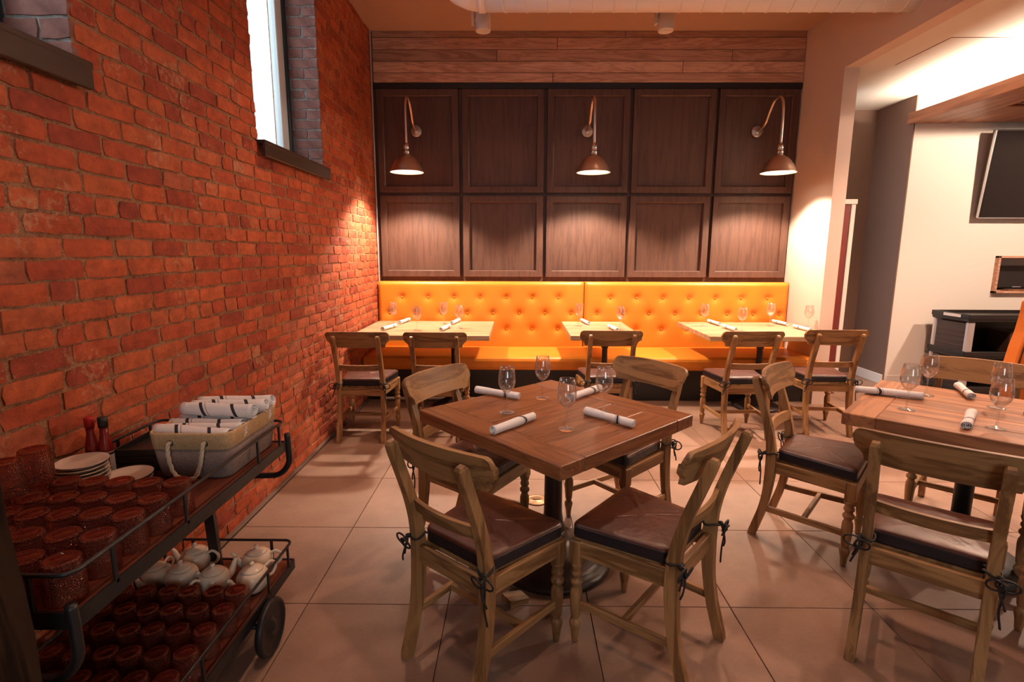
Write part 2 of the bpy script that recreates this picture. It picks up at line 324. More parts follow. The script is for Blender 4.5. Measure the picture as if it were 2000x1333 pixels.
# ------------------------------------------------------------------ mesh helpers
class MB:
    def __init__(s): s.v = []; s.f = []; s.sm = []
    def add(s, vs, fs, smooth=False):
        o = len(s.v); s.v += [tuple(p) for p in vs]; s.f += [tuple(i + o for i in f) for f in fs]; s.sm += [smooth] * len(fs); return s
    def box(s, c, d, bev=0.0, mat=None):
        x, y, z = (k / 2 for k in d)
        if bev <= 0:
            vs = [Vector((sx * x, sy * y, sz * z)) for sz in (-1, 1) for sy in (-1, 1) for sx in (-1, 1)]
            fs = [(0, 2, 3, 1), (4, 5, 7, 6), (0, 1, 5, 4), (2, 6, 7, 3), (0, 4, 6, 2), (1, 3, 7, 5)]
        else:
            b = min(bev, x * .99, y * .99, z * .99); vs = []; idx = {}
            for sx in (-1, 1):
                for sy in (-1, 1):
                    for sz in (-1, 1):
                        for ax in range(3):
                            p = [sx * (x - b), sy * (y - b), sz * (z - b)]
                            p[ax] = (sx * x, sy * y, sz * z)[ax]
                            idx[(sx, sy, sz, ax)] = len(vs); vs.append(Vector(p))
            I = lambda a, b_, c_, ax: idx[(a, b_, c_, ax)]
            fs = []
            for q in (-1, 1):
                L = [I(q, -1, -1, 0), I(q, 1, -1, 0), I(q, 1, 1, 0), I(q, -1, 1, 0)]; fs.append(L if q > 0 else L[::-1])
                L = [I(-1, q, -1, 1), I(-1, q, 1, 1), I(1, q, 1, 1), I(1, q, -1, 1)]; fs.append(L if q > 0 else L[::-1])
                L = [I(-1, -1, q, 2), I(1, -1, q, 2), I(1, 1, q, 2), I(-1, 1, q, 2)]; fs.append(L if q > 0 else L[::-1])
            for a in (-1, 1):
                for c_ in (-1, 1):
                    fs.append([I(a, c_, -1, 0), I(a, c_, 1, 0), I(a, c_, 1, 1), I(a, c_, -1, 1)])
                    fs.append([I(a, -1, c_, 0), I(a, 1, c_, 0), I(a, 1, c_, 2), I(a, -1, c_, 2)])
                    fs.append([I(-1, a, c_, 1), I(1, a, c_, 1), I(1, a, c_, 2), I(-1, a, c_, 2)])
            for a in (-1, 1):
                for b2 in (-1, 1):
                    for c_ in (-1, 1): fs.append([I(a, b2, c_, 0), I(a, b2, c_, 1), I(a, b2, c_, 2)])
        M = mat or Matrix.Identity(4)
        cc = Vector(c)
        s.add([M @ (p + cc) if mat else p + cc for p in vs], fs); return s
    def lathe(s, prof, seg=24, c=(0, 0, 0), smooth=True, mat=None, ends=True, a0=0):
        vs = []; fs = []
        for (r, z) in prof:
            for k in range(seg):
                a = 2 * PI * k / seg + a0; vs.append(Vector((c[0] + r * math.cos(a), c[1] + r * math.sin(a), c[2] + z)))
        for i in range(len(prof) - 1):
            for k in range(seg):
                k2 = (k + 1) % seg
                fs.append((i * seg + k, i * seg + k2, (i + 1) * seg + k2, (i + 1) * seg + k))
        if ends:
            if prof[0][0] > 1e-4: fs.append(tuple(range(seg))[::-1])
            if prof[-1][0] > 1e-4: fs.append(tuple((len(prof) - 1) * seg + k for k in range(seg)))
        if mat: vs = [mat @ v for v in vs]
        s.add(vs, fs, smooth); return s
    def tube(s, pts, r, seg=8, closed=False, smooth=True, flat=1.0):
        P = [Vector(p) for p in pts]; n = len(P); vs = []; fs = []
        T = []
        for i in range(n):
            a = P[(i - 1) % n] if (closed or i > 0) else P[i]; b = P[(i + 1) % n] if (closed or i < n - 1) else P[i]
            T.append((b - a).normalized())
        up = Vector((0, 0, 1)) if abs(T[0].z) < 0.9 else Vector((1, 0, 0))
        nrm = (up - T[0] * up.dot(T[0])).normalized()
        rr = r if isinstance(r, (list, tuple)) else [r] * n
        for i in range(n):
            nrm = (nrm - T[i] * nrm.dot(T[i])).normalized(); bn = T[i].cross(nrm)
            for k in range(seg):
                a = 2 * PI * k / seg; vs.append(P[i] + nrm * math.cos(a) * rr[i] * flat + bn * math.sin(a) * rr[i])
        for i in range(n if closed else n - 1):
            j = (i + 1) % n
            for k in range(seg):
                k2 = (k + 1) % seg; fs.append((i * seg + k, i * seg + k2, j * seg + k2, j * seg + k))
        if not closed:
            fs.append(tuple(range(seg))[::-1]); fs.append(tuple((n - 1) * seg + k for k in range(seg)))
        s.add(vs, fs, smooth); return s
    def loft(s, secs, smooth=False):
        # secs: list of equal-length point rings
        n = len(secs[0]); vs = [p for q in secs for p in q]; fs = []
        for i in range(len(secs) - 1):
            for k in range(n):
                k2 = (k + 1) % n; fs.append((i * n + k, i * n + k2, (i + 1) * n + k2, (i + 1) * n + k))
        fs.append(tuple(range(n))[::-1]); fs.append(tuple((len(secs) - 1) * n + k for k in range(n)))
        s.add(vs, fs, smooth); return s
    def prism(s, poly, z0, z1):
        n = len(poly); vs = [(x, y, z0) for x, y in poly] + [(x, y, z1) for x, y in poly]
        fs = [tuple(range(n))[::-1], tuple(range(n, 2 * n))] + [(k, (k + 1) % n, n + (k + 1) % n, n + k) for k in range(n)]
        s.add(vs, fs); return s
    def mesh(s, name, mat):
        me = bpy.data.meshes.new(name); me.from_pydata(s.v, [], s.f); me.update()
        if any(s.sm): me.polygons.foreach_set('use_smooth', s.sm)
        if mat: me.materials.append(mat)
        return me
    def build(s, name, mat, parent=None, loc=None, fix=False):
        me = s.mesh(name, mat)
        if fix:
            bm = bmesh.new(); bm.from_mesh(me); bmesh.ops.recalc_face_normals(bm, faces=bm.faces); bm.to_mesh(me); bm.free()
        o = bpy.data.objects.new(name, me); C.objects.link(o)
        if parent: o.parent = parent
        if loc is not None: o.location = loc
        return o
def empty(name, loc=(0, 0, 0), rz=0.0):
    o = bpy.data.objects.new(name, None); C.objects.link(o); o.location = loc; o.rotation_euler = (0, 0, rz); o.empty_display_size = 0.05
    return o
def tag(o, label, cat, group=None):
    o['label'] = label; o['category'] = cat
    if group: o['group'] = group
    return o
def struct(o, label=None):
    o['kind'] = 'structure'
    if label: o['label'] = label
    return o
KIDS = {}
def kids(o): return [c for c in o.children]
def copy_tree(o, parent=None):
    c = o.copy(); C.objects.link(c); c.parent = parent
    for k in ('label', 'category', 'group'):
        pass
    for ch in list(o.children): copy_tree(ch, c)
    return c
def bez(p, n=16):
    # Catmull-Rom through points
    P = [Vector(q) for q in p]; out = []
    for i in range(len(P) - 1):
        a = P[i - 1] if i > 0 else P[i] * 2 - P[i + 1]; b = P[i]; c = P[i + 1]; d = P[i + 2] if i + 2 < len(P) else P[i + 1] * 2 - P[i]
        for k in range(n):
            t = k / n
            out.append(0.5 * ((2 * b) + (c - a) * t + (2 * a - 5 * b + 4 * c - d) * t * t + (3 * b - a - 3 * c + d) * t ** 3))
    out.append(P[-1]); return out

# =================================================================== THE SETTING
WX = -1.527      # brick face
BY = 5.90        # panelled wall
RX = 2.95        # right wall face
CZ = 3.73        # dining ceiling
HZ = 3.15        # header / bar ceiling
FY = -2.6        # street side
# ---- floor with tiles
fl = struct(MB().box((2.8, 2.2, -0.06), (10.4, 9.8, 0.10)).build('floor', M_grout))
TX, TY, X0, Y0 = 0.605, 0.6405, 0.3135, 2.058
tm = MB().box((0, 0, -0.0035), (TX - 0.0035, TY - 0.0035, 0.011), 0.0015).mesh('floor_tile', M_tile)
for i in range(-4, 12):
    for j in range(-4, 8):
        cx = X0 + (i + 0.5) * TX; cy = Y0 + (j + 0.5) * TY
        if cx < WX - 0.2 or cy > 6.9 or cx > 7.4: continue
        if cx > 5.6 and cy < 3.0: continue
        t = bpy.data.objects.new('floor_tile', tm); C.objects.link(t); t.parent = fl; t.location = (cx, cy, 0.0 - 0.002)
# ---- left brick wall: mortar core with two window openings
W1 = (0.75, 1.95); W2 = (3.25, 4.33); SZ = 2.145; WT = 3.66; WD = 0.36
core = MB()
xb = WX - 0.0055   # mortar face sits back from the brick faces
def corebox(y0, y1, z0, z1): core.box((xb - WD / 2, (y0 + y1) / 2, (z0 + z1) / 2), (WD, y1 - y0, z1 - z0))
corebox(FY, BY + 0.2, -0.05, SZ); corebox(FY, BY + 0.2, WT, CZ + 0.1)
corebox(FY, W1[0], SZ, WT); corebox(W1[1], W2[0], SZ, WT); corebox(W2[1], BY + 0.2, SZ, WT)
wl = struct(core.build('wall_left', M_mortar))
def brick_mesh(L, H, D, tint, rnd):
    nx, nz = 4, 2; vs = []; fs = []
    rr = rnd.uniform(0.0015, 0.0065)
    for j in range(nz + 1):
        for i in range(nx + 1):
            u = (i / nx - 0.5) * L; v = (j / nz - 0.5) * H; d = D + rnd.uniform(-0.002, 0.002)
            ei = i in (0, nx); ej = j in (0, nz)
            if ei: u += rnd.uniform(-0.004, 0.004)
            if ej: v += rnd.uniform(-0.0035, 0.0025)
            if ei and ej:
                u -= math.copysign(rr * rnd.uniform(0.4, 1.5), u); v -= math.copysign(rr * rnd.uniform(0.2, 0.9), v)
            if ei or ej: d -= rnd.uniform(0.0005, 0.003)
            vs.append((d, u, v))
    for j in range(nz):
        for i in range(nx):
            a = j * (nx + 1) + i; fs.append((a, a + 1, a + nx + 2, a + nx + 1))
    per = [i for i in range(nx + 1)] + [j * (nx + 1) + nx for j in range(1, nz + 1)] + [nz * (nx + 1) + i for i in range(nx - 1, -1, -1)] + [j * (nx + 1) for j in range(nz - 1, 0, -1)]
    o = len(vs)
    for k in per: vs.append((-0.02, vs[k][1] * 1.01, vs[k][2] * 1.02))
    n = len(per)
    for k in range(n): fs.append((per[(k + 1) % n], per[k], o + k, o + (k + 1) % n))
    return vs, fs
def brick_data(name, L, H, D, tint, rnd, mat=None):
    vs, fs = brick_mesh(L, H, D, tint, rnd)
    me = bpy.data.meshes.new(name); me.from_pydata(vs, [], fs); me.update()
    a = me.attributes.new('tint', 'FLOAT', 'POINT'); a.data.foreach_set('value', [tint] * len(vs))
    me.materials.append(mat or M_brick); return me, vs, fs, tint
rb = random.Random(11)
CH = 0.0737; BL = 0.212; BHH = 0.0625
STR = [brick_data('brick', BL, BHH, 0.004, rb.random() ** 1.1, rb) for _ in range(36)]
HDR = [brick_data('brick', 0.100, BHH, 0.004, rb.random(), rb) for _ in range(20)]
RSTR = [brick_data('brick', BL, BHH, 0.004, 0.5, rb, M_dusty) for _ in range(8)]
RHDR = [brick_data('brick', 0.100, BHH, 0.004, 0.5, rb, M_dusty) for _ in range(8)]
places = []      # (loc, rot, scale, kind, distance key)
def lay_row(y0, y1, zc, header, phase, out):
    step = 0.112 if header else 0.2245; L = 0.100 if header else BL
    y = y0 - phase
    while y < y1 - 0.02:
        st = step * rb.uniform(0.93, 1.07)
        if not header and rb.random() < 0.07: st = 0.112
        a, b = y + 0.006, y + st - 0.006; y += st
        a2, b2 = max(a, y0), min(b, y1)
        if b2 - a2 < 0.03: continue
        out.append((a2, b2, zc))
rows = int((CZ + 0.05) / CH) + 1
for k in range(rows):
    zc = 0.037 + k * CH
    if zc > CZ: break
    header = (k % 6 == 4)
    ph = 0.11 * (k % 2) + rb.uniform(-0.02, 0.02) + (0.05 if header else 0)
    if zc < SZ - 0.01 or zc > WT: spans = [(0.3, BY + 0.02)]
    else: spans = [(0.3, W1[0]), (W1[1], W2[0]), (W2[1], BY + 0.02)]
    for (a, b) in spans:
        row = []; lay_row(a, b, zc, header, ph, row)
        for (p, q, z) in row:
            Lr = q - p; src = HDR if Lr < 0.15 else STR
            places.append(((WX - 0.004 + rb.uniform(-0.002, 0.0025), (p + q) / 2, z + rb.uniform(-0.003, 0.003)), 0.0, Lr / (0.100 if src is HDR else BL), rb.choice(src), (p + q) / 2 if p > 1.42 else 50))
    # window reveals: the jambs that face the camera
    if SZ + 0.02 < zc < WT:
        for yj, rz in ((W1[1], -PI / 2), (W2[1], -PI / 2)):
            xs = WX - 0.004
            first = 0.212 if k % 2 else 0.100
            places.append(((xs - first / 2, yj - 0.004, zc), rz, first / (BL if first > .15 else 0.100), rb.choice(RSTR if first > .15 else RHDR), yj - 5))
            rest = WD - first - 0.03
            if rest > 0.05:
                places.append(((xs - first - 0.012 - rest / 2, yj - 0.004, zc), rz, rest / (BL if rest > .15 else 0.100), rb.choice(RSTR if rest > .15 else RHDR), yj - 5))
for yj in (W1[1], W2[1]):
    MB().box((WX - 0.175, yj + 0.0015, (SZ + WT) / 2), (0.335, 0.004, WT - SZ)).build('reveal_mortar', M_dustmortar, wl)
places.sort(key=lambda t: t[4])
for (loc, rz, s, data, key) in places[:300]:
    o = bpy.data.objects.new('brick', data[0]); C.objects.link(o); o.parent = wl; o.location = loc; o.rotation_euler = (rb.uniform(-.012, .012), 0, rz); o.scale = (1, s, 1)
sv = []; sf = []; stt = []
for (loc, rz, s, data, key) in places[300:]:
    o0 = len(sv); c_, s_ = math.cos(rz), math.sin(rz); tl = rb.uniform(-.012, .012)
    tint = min(1, max(0, data[3] + rb.uniform(-.15, .15)))
    for (x, y, z) in data[1]:
        y *= s; z += y * tl
        sv.append((loc[0] + x * c_ - y * s_, loc[1] + x * s_ + y * c_, loc[2] + z)); stt.append(tint)
    sf += [tuple(i + o0 for i in f) for f in data[2]]
me = bpy.data.meshes.new('far_bricks'); me.from_pydata(sv, [], sf); me.update()
a = me.attributes.new('tint', 'FLOAT', 'POINT'); a.data.foreach_set('value', stt); me.materials.append(M_brick)
fb = bpy.data.objects.new('far_bricks', me); C.objects.link(fb); fb.parent = wl; fb['kind'] = 'stuff'
# ---- windows in the brick wall
def window(n, y0, y1, label):
    xg = WX - 0.26
    f = MB(); fw = 0.045
    for (ya, yb, za, zb) in ((y0, y0 + fw, SZ, WT), (y1 - fw, y1, SZ, WT), (y0, y1, SZ, SZ + fw), (y0, y1, WT - fw, WT)):
        f.box((xg, (ya + yb) / 2, (za + zb) / 2), (0.07, yb - ya, zb - za), 0.004)
    o = struct(f.build('window_%d' % n, M_frame_dark), label)
    m = MB(); sw = 0.05; ya0, yb0 = y0 + fw, y1 - fw
    for (ya, yb, za, zb) in ((ya0, ya0 + sw, SZ + fw, WT - fw), (yb0 - sw * 2.2, yb0, SZ + fw, WT - fw), (ya0, yb0, SZ + fw, SZ + fw + sw), (ya0, yb0, WT - fw - sw, WT - fw)):
        m.box((xg - 0.005, (ya + yb) / 2, (za + zb) / 2), (0.05, yb - ya, zb - za), 0.004)
    m.build('sash', M_frame_white, o)
    MB().box((xg - 0.005, (y0 + y1) / 2, (SZ + WT) / 2), (0.008, y1 - y0 - 2 * fw - 2 * sw + 0.01, WT - SZ - 2 * fw - 2 * sw + 0.01)).build('pane', M_pane, o)
    s = MB().box((WX - 0.13, (y0 + y1) / 2 + 0.0, SZ - 0.012), (0.36, y1 - y0 + 0.03, 0.022), 0.003)
    s.box((WX + 0.038, (y0 + y1) / 2, SZ - 0.05), (0.022, y1 - y0 + 0.02, 0.085), 0.003)
    s.build('window_sill', M_sillm, o)
    return o
window(1, W1[0], W1[1], 'window high in the brick wall at the left edge')
window(2, W2[0], W2[1], 'tall window in the brick wall near the panelled corner')
# pale brick wall of the neighbouring house seen through the panes
def neighbour_mat():
    m, nt, b = nodes('pale_painted_brick')
    tc = N(nt, 'ShaderNodeTexCoord'); sp = N(nt, 'ShaderNodeSeparateXYZ'); cb = N(nt, 'ShaderNodeCombineXYZ')
    nt.links.new(tc.outputs['Object'], sp.inputs[0]); nt.links.new(sp.outputs['Y'], cb.inputs[0]); nt.links.new(sp.outputs['Z'], cb.inputs[1])
    bk_ = N(nt, 'ShaderNodeTexBrick', i_Scale=1.0); bk_.inputs['Brick Width'].default_value = 0.22; bk_.inputs['Row Height'].default_value = 0.075; bk_.inputs['Mortar Size'].default_value = 0.008
    bk_.inputs['Color1'].default_value = (0.66, 0.56, 0.58, 1); bk_.inputs['Color2'].default_value = (0.60, 0.52, 0.55, 1); bk_.inputs['Mortar'].default_value = (0.78, 0.78, 0.80, 1)
    nt.links.new(cb.outputs[0], bk_.inputs['Vector']); nt.links.new(bk_.outputs[0], b.inputs['Base Color']); b.inputs['Roughness'].default_value = 0.9
    return m
struct(MB().box((-3.6, 6.0, 1.6), (0.2, 14.0, 5.0)).build('wall_neighbour', neighbour_mat()), 'pale brick wall outside the windows')
# corner trim strip between bricks and panels
struct(MB().box((WX + 0.012, BY - 0.055, (1.1 + CZ) / 2), (0.012, 0.02, CZ - 1.1), 0.002).build('trim_1', M_alu), 'thin metal corner strip')
# floor edge strip along the bricks
struct(MB().box((WX + 0.012, (1.0 + BY) / 2, 0.008), (0.03, BY - 1.0, 0.016), 0.004).build('baseboard_left', M_grout))

# ---- back wall: dark panelling
wb = struct(MB().box(((WX + RX) / 2, BY + 0.10, CZ / 2), (RX - WX + 0.6, 0.16, CZ + 0.1)).build('wall_back', M_panel), 'dark stained panelled back wall')
pxs = [(-1.487, -0.628), (-0.588, 0.274), (0.312, 1.177), (1.213, 2.070), (2.102, 2.925)]
pzs = [(2.125, 3.172), (1.225, 2.093)]
def frame_ring(mb, x0, x1, z0, z1, y, w, d, chamfer=0.008):
    # mitred frame with a small inner chamfer: front at y-d
    def ring(ix, yy): return [Vector((x0 + ix, yy, z0 + ix)), Vector((x1 - ix, yy, z0 + ix)), Vector((x1 - ix, yy, z1 - ix)), Vector((x0 + ix, yy, z1 - ix))]
    rs = [ring(0, y), ring(0, y - d + 0.003), ring(0.003, y - d), ring(w - chamfer, y - d), ring(w, y - d + chamfer), ring(w, y)]
    vs = [p for r_ in rs for p in r_]; fs = []
    for i in range(5):
        for k in range(4):
            k2 = (k + 1) % 4; fs.append((i * 4 + k, i * 4 + k2, (i + 1) * 4 + k2, (i + 1) * 4 + k))
    mb.add(vs, fs)
for (z0, z1) in pzs:
    for (x0, x1) in pxs:
        p = MB().box(((x0 + x1) / 2, BY + 0.012, (z0 + z1) / 2), (x1 - x0 - 0.02, 0.012, z1 - z0 - 0.02)).build('panel', M_panel, wb)
        fr = MB(); frame_ring(fr, x0, x1, z0, z1, BY + 0.03, 0.072, 0.055); fr.build('panel_frame', M_panel, p, fix=True)
# black strip painted in for the shade of a recess, plank cladding above
struct(MB().box(((WX + RX) / 2, BY + 0.01, 3.205), (RX - WX, 0.05, 0.055)).build('trim_2', M_iron), 'black strip standing in for the shaded recess above the panels')
cl = struct(MB().box(((WX + RX) / 2, BY + 0.015, (3.236 + CZ) / 2), (RX - WX, 0.04, CZ - 3.236)).build('trim_3', M_grout), 'horizontal ash plank cladding above the panels')
zs = [3.236, 3.328, 3.440, 3.553, 3.668, CZ]
cuts = [[0.36], [1.70], [-0.22, 2.20], [0.40], [1.1]]
for k in range(5):
    xs = [WX + 0.02] + cuts[k] + [RX - 0.003]
    for a_, b_ in zip(xs[:-1], xs[1:]):
        o = MB().box((0, 0, 0), (b_ - a_ - 0.005, 0.02, zs[k + 1] - zs[k] - 0.005), 0.002).build('plank', M_plank, cl)
        o.location = ((a_ + b_) / 2, BY - 0.012, (zs[k] + zs[k + 1]) / 2)
# ---- right wall with wide opening into the bar
wr = MB()
wr.box((RX + 0.0655, (5.16 + BY + 0.2) / 2, HZ / 2 - 0.02), (0.131, BY + 0.2 - 5.16, HZ + 0.04))
wr.box((RX + 0.0655, (FY + BY + 0.2) / 2, (HZ + CZ + .1) / 2), (0.131, BY + 0.2 - FY, CZ + .1 - HZ))
struct(wr.build('wall_right', M_wallwarm), 'cream wall beside the panels with header over the bar opening')
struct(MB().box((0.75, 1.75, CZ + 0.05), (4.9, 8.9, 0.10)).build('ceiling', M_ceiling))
bc = struct(MB().box((5.6, 2.2, HZ + 0.05), (5.04, 9.2, 0.10)).build('ceiling_bar', M_wallwhite))
# seam of an access panel in the bar ceiling
sm_ = MB()
sm_.box((3.36, 4.79, HZ - 0.001), (0.006, 0.62, 0.003)); sm_.box((3.86, 4.48, HZ - 0.001), (1.0, 0.006, 0.003))
sm_.build('access_panel_seam', M_grout, bc)
struct(MB().box((3.65, 6.68, HZ / 2), (1.4, 0.12, HZ + 0.05)).build('wall_passage', M_darkwall), 'dark taupe wall at the end of the passage')
struct(MB().box((4.231, 6.312, HZ / 2), (0.012, 0.62, HZ)).build('wall_dark', M_darkwall), 'dark taupe wall beside the white bar wall')
wwm = MB()
NX0, NX1, NZ0, NZ1 = 5.30, 6.1, 1.06, 1.47
wwm.box(((4.237 + NX0) / 2, 6.06, HZ / 2), (NX0 - 4.237, 0.12, HZ)); wwm.box((4.29, 6.37, HZ / 2), (0.106, 0.52, HZ)); wwm.box(((NX1 + 8.1) / 2, 6.06, HZ / 2), (8.1 - NX1, 0.12, HZ))
wwm.box(((NX0 + NX1) / 2, 6.06, NZ0 / 2), (NX1 - NX0, 0.12, NZ0)); wwm.box(((NX0 + NX1) / 2, 6.06, (NZ1 + HZ) / 2), (NX1 - NX0, 0.12, HZ - NZ1))
wwm.box(((NX0 + NX1) / 2, 6.30, (NZ0 + NZ1) / 2), (NX1 - NX0 + .2, 0.04, NZ1 - NZ0 + .2))
ww = struct(wwm.build('wall_bar', M_wallwhite), 'white bar wall with recessed niche')
nf = MB()
for (c_, d_) in (((NX0 + 0.012, 6.12, (NZ0 + NZ1) / 2), (0.024, 0.34, NZ1 - NZ0)), ((NX1 - 0.012, 6.12, (NZ0 + NZ1) / 2), (0.024, 0.34, NZ1 - NZ0)), (((NX0 + NX1) / 2, 6.12, NZ0 + 0.012), (NX1 - NX0, 0.34, 0.024)), (((NX0 + NX1) / 2, 6.12, NZ1 - 0.012), (NX1 - NX0, 0.34, 0.024))):
    nf.box(c_, d_, 0.002)
struct(nf.build('trim_4', M_plank), 'wooden lining of the wall niche')
struct(MB().box((4.217, 6.31, 0.055), (0.016, 0.6, 0.11), 0.003).build('baseboard_dark', M_whitetrim), 'white baseboard under the dark wall')
struct(MB().box((6.1, 5.992, 0.055), (3.7, 0.016, 0.11), 0.003).build('baseboard_bar', M_whitetrim), 'white baseboard under the bar wall')
struct(MB().box((8.1, 2.2, 1.6), (0.1, 9.2, 3.3)).build('wall_far_right', M_wallwarm))
# street wall behind the camera with a wide shop window
sf_ = MB()
sf_.box((2.8, FY - 0.05, 0.40), (9.8, 0.1, 0.9)); sf_.box((2.8, FY - 0.05, 3.3), (9.8, 0.1, 1.1)); sf_.box((-0.8, FY - 0.05, 1.9), (2.2, 0.1, 3.8)); sf_.box((4.8, FY - 0.05, 1.9), (6.6, 0.1, 3.8)); sf_.box((0.9, FY - 0.05, 1.9), (0.10, 0.1, 2.2))
struct(sf_.build('wall_front', M_wallwarm), 'street wall behind the viewer')

# =================================================================== DUCT, SPOTS, CANOPY
dy, dz, dr = 4.35, 3.47, 0.18
d0 = empty('spiral_duct', (RX, dy, dz))
tag(d0, 'white spiral ventilation duct running under the ceiling', 'duct')
XL = -0.28 - RX
mb = MB(); pts = [(0.0, 0, 0), (XL * 0.5, 0, 0), (XL, 0, 0)]
mb.tube(pts, dr, 40); mb.build('pipe', M_duct, d0)
el = [(XL, 0, 0)] + [(XL - 0.24 * math.sin(a), 0, 0.24 - 0.24 * math.cos(a)) for a in [R(q) for q in range(15, 91, 15)]] + [(XL - 0.24, 0, 0.258)]
MB().tube(el, dr * 0.985, 40).build('elbow', M_duct, d0)
MB().tube([(XL - 0.02, 0, 0), (XL + 0.03, 0, 0)], dr + 0.006, 40).build('collar', M_duct, d0)
hel = []; pitch = 0.165
n = int(-XL / pitch * 28)
for k in range(n):
    a = 2 * PI * k / 28; hel.append((XL + 0.05 + pitch * k / 28, (dr + 0.001) * math.cos(a), (dr + 0.001) * math.sin(a)))
MB().tube(hel, 0.005, 5).build('spiral_seam', M_duct, d0)

def spot_light(parent, loc, power, col, ang, blend, rad, rot=(0, 0, 0), name='light'):
    d = bpy.data.lights.new(name, 'SPOT'); d.energy = power; d.color = col; d.spot_size = R(ang); d.spot_blend = blend; d.shadow_soft_size = rad
    o = bpy.data.objects.new(name, d); C.objects.link(o); o.location = loc; o.rotation_euler = rot
    if parent: o.parent = parent
    return o
def track_head(x, y, label, power, ang=75, rot=(0, 0, 0)):
    e = empty('track_spotlight', (x, y, CZ)); tag(e, label, 'spotlight', 'ceiling spotlights')
    MB().lathe([(0.0, -0.26), (0.050, -0.258), (0.058, -0.265), (0.068, -0.262), (0.070, -0.255), (0.070, -0.118), (0.066, -0.112), (0.0, -0.112)], 28, ends=False).build('housing', M_white, e)
    MB().lathe([(0.066, -0.112), (0.066, -0.106), (0.070, -0.106), (0.070, -0.094), (0.0, -0.094)], 28, ends=False).build('cap', M_white, e)
    b = MB().box((-0.092, 0, -0.13), (0.024, 0.05, 0.16), 0.004); b.box((-0.085, 0, -0.025), (0.09, 0.05, 0.05), 0.004); b.box((-0.075, 0, -0.17), (0.02, 0.03, 0.03)); b.build('bracket', M_white, e)
    MB().lathe([(0.0, -0.250), (0.048, -0.2505)], 24, ends=False).build('lens', M_bulb if power > 0 else M_white, e)
    if power > 0: spot_light(e, (0, 0, -0.275), power, WARM, ang, 0.6, 0.04, rot)
    return e
track_head(-0.319, 5.2, 'white cylinder ceiling spotlight in front of the planks, left one', 0)
track_head(1.330, 5.2, 'white cylinder ceiling spotlight in front of the planks, right one', 0)

# dropped wooden canopy over the bar with a light strip hidden on top of it
cn = empty('bar_canopy', (4.15, 5.95, 2.85)); tag(cn, 'wooden canopy over the bar with a glowing strip above it', 'canopy')
MB().box((0.02, -2.4, 0.055), (0.04, 4.9, 0.11), 0.003).build('fascia', M_canopy, cn)
MB().box((1.98, -2.4, 0.05), (3.88, 4.9, 0.03)).build('deck', M_canopy, cn)
MB().box((0.24, -2.4, 0.020), (0.40, 4.9, 0.02), 0.002).build('border_board', M_canopy, cn)
MB().box((2.2, -2.75, 0.022), (3.4, 4.1, 0.018), 0.002).build('perforated_panel', M_perf, cn)
MB().box((2.2, -0.32, 0.020), (3.5, 0.60, 0.02), 0.002).build('border_board', M_canopy, cn)
MB().box((0.14, -2.5, 0.075), (0.05, 4.6, 0.016), 0.003).build('light_strip', M_led, cn)

# =================================================================== BANQUETTE
bq = empty('banquette', ((WX + RX) / 2, 5.5, 0)); tag(bq, 'long orange leather banquette with button tufted back along the panelled wall', 'banquette')
OX = (WX + RX) / 2
bx0, bx1, seam = WX + 0.012, RX - 0.012, 0.729
rowz = [1.005, 0.832, 0.659]
def backpad(x0, x1, xb0):
    # grid with dimples round the buttons
    yf = 5.755; z0, z1 = 0.455, 1.178; btn = []
    k = 0
    for ri, z in enumerate(rowz):
        x = xb0 - (0.1425 if ri == 1 else 0)
        while x < x1 - 0.06:
            if x > x0 + 0.05: btn.append((x, z))
            x += 0.2835
    nx = int((x1 - x0) / 0.022); nz = 34; vs = []; fs = []
    for j in range(nz + 1):
        for i in range(nx + 1):
            x = x0 + (x1 - x0) * i / nx; z = z0 + (z1 - z0) * j / nz
            ex = min(x - x0, x1 - x, z - z0 + 0.02, z1 - z); rnd = 0.0
            if ex < 0.03: rnd = 0.03 - math.sqrt(max(0, 0.0009 - (0.03 - ex) ** 2))
            dm = 0.0
            for (bx_, bz_) in btn:
                d2 = (x - bx_) ** 2 + (z - bz_) ** 2
                if d2 < 0.02: dm += 0.019 * math.exp(-d2 / 0.0009) + 0.010 * math.exp(-d2 / 0.006)
            vs.append((x - OX, yf + rnd + dm - 5.5, z))
    for j in range(nz):
        for i in range(nx):
            a = j * (nx + 1) + i; fs.append((a, a + 1, a + nx + 2, a + nx + 1))
    m = MB(); m.add(vs, fs, True)
    m.box(((x0 + x1) / 2 - OX, 0.34, (z0 + z1) / 2), (x1 - x0, 0.12, z1 - z0 - 0.004))
    o = m.build('back_cushion', M_orange, bq)
    bm_ = MB().lathe([(0.0, -0.010), (0.006, -0.0095), (0.0105, -0.006), (0.012, 0.0), (0.010, 0.004), (0.0, 0.004)], 12, ends=False, mat=Matrix.Rotation(-PI / 2, 4, 'X')).mesh('button', M_orange)
    for (bx_, bz_) in btn:
        b = bpy.data.objects.new('button', bm_); C.objects.link(b); b.parent = o; b.location = (bx_ - OX, yf + 0.022 - 5.5, bz_); 
        b.rotation_euler = (PI, 0, 0)
    return o
backpad(bx0, seam - 0.004, -1.253)
backpad(seam + 0.004, bx1, 1.016)
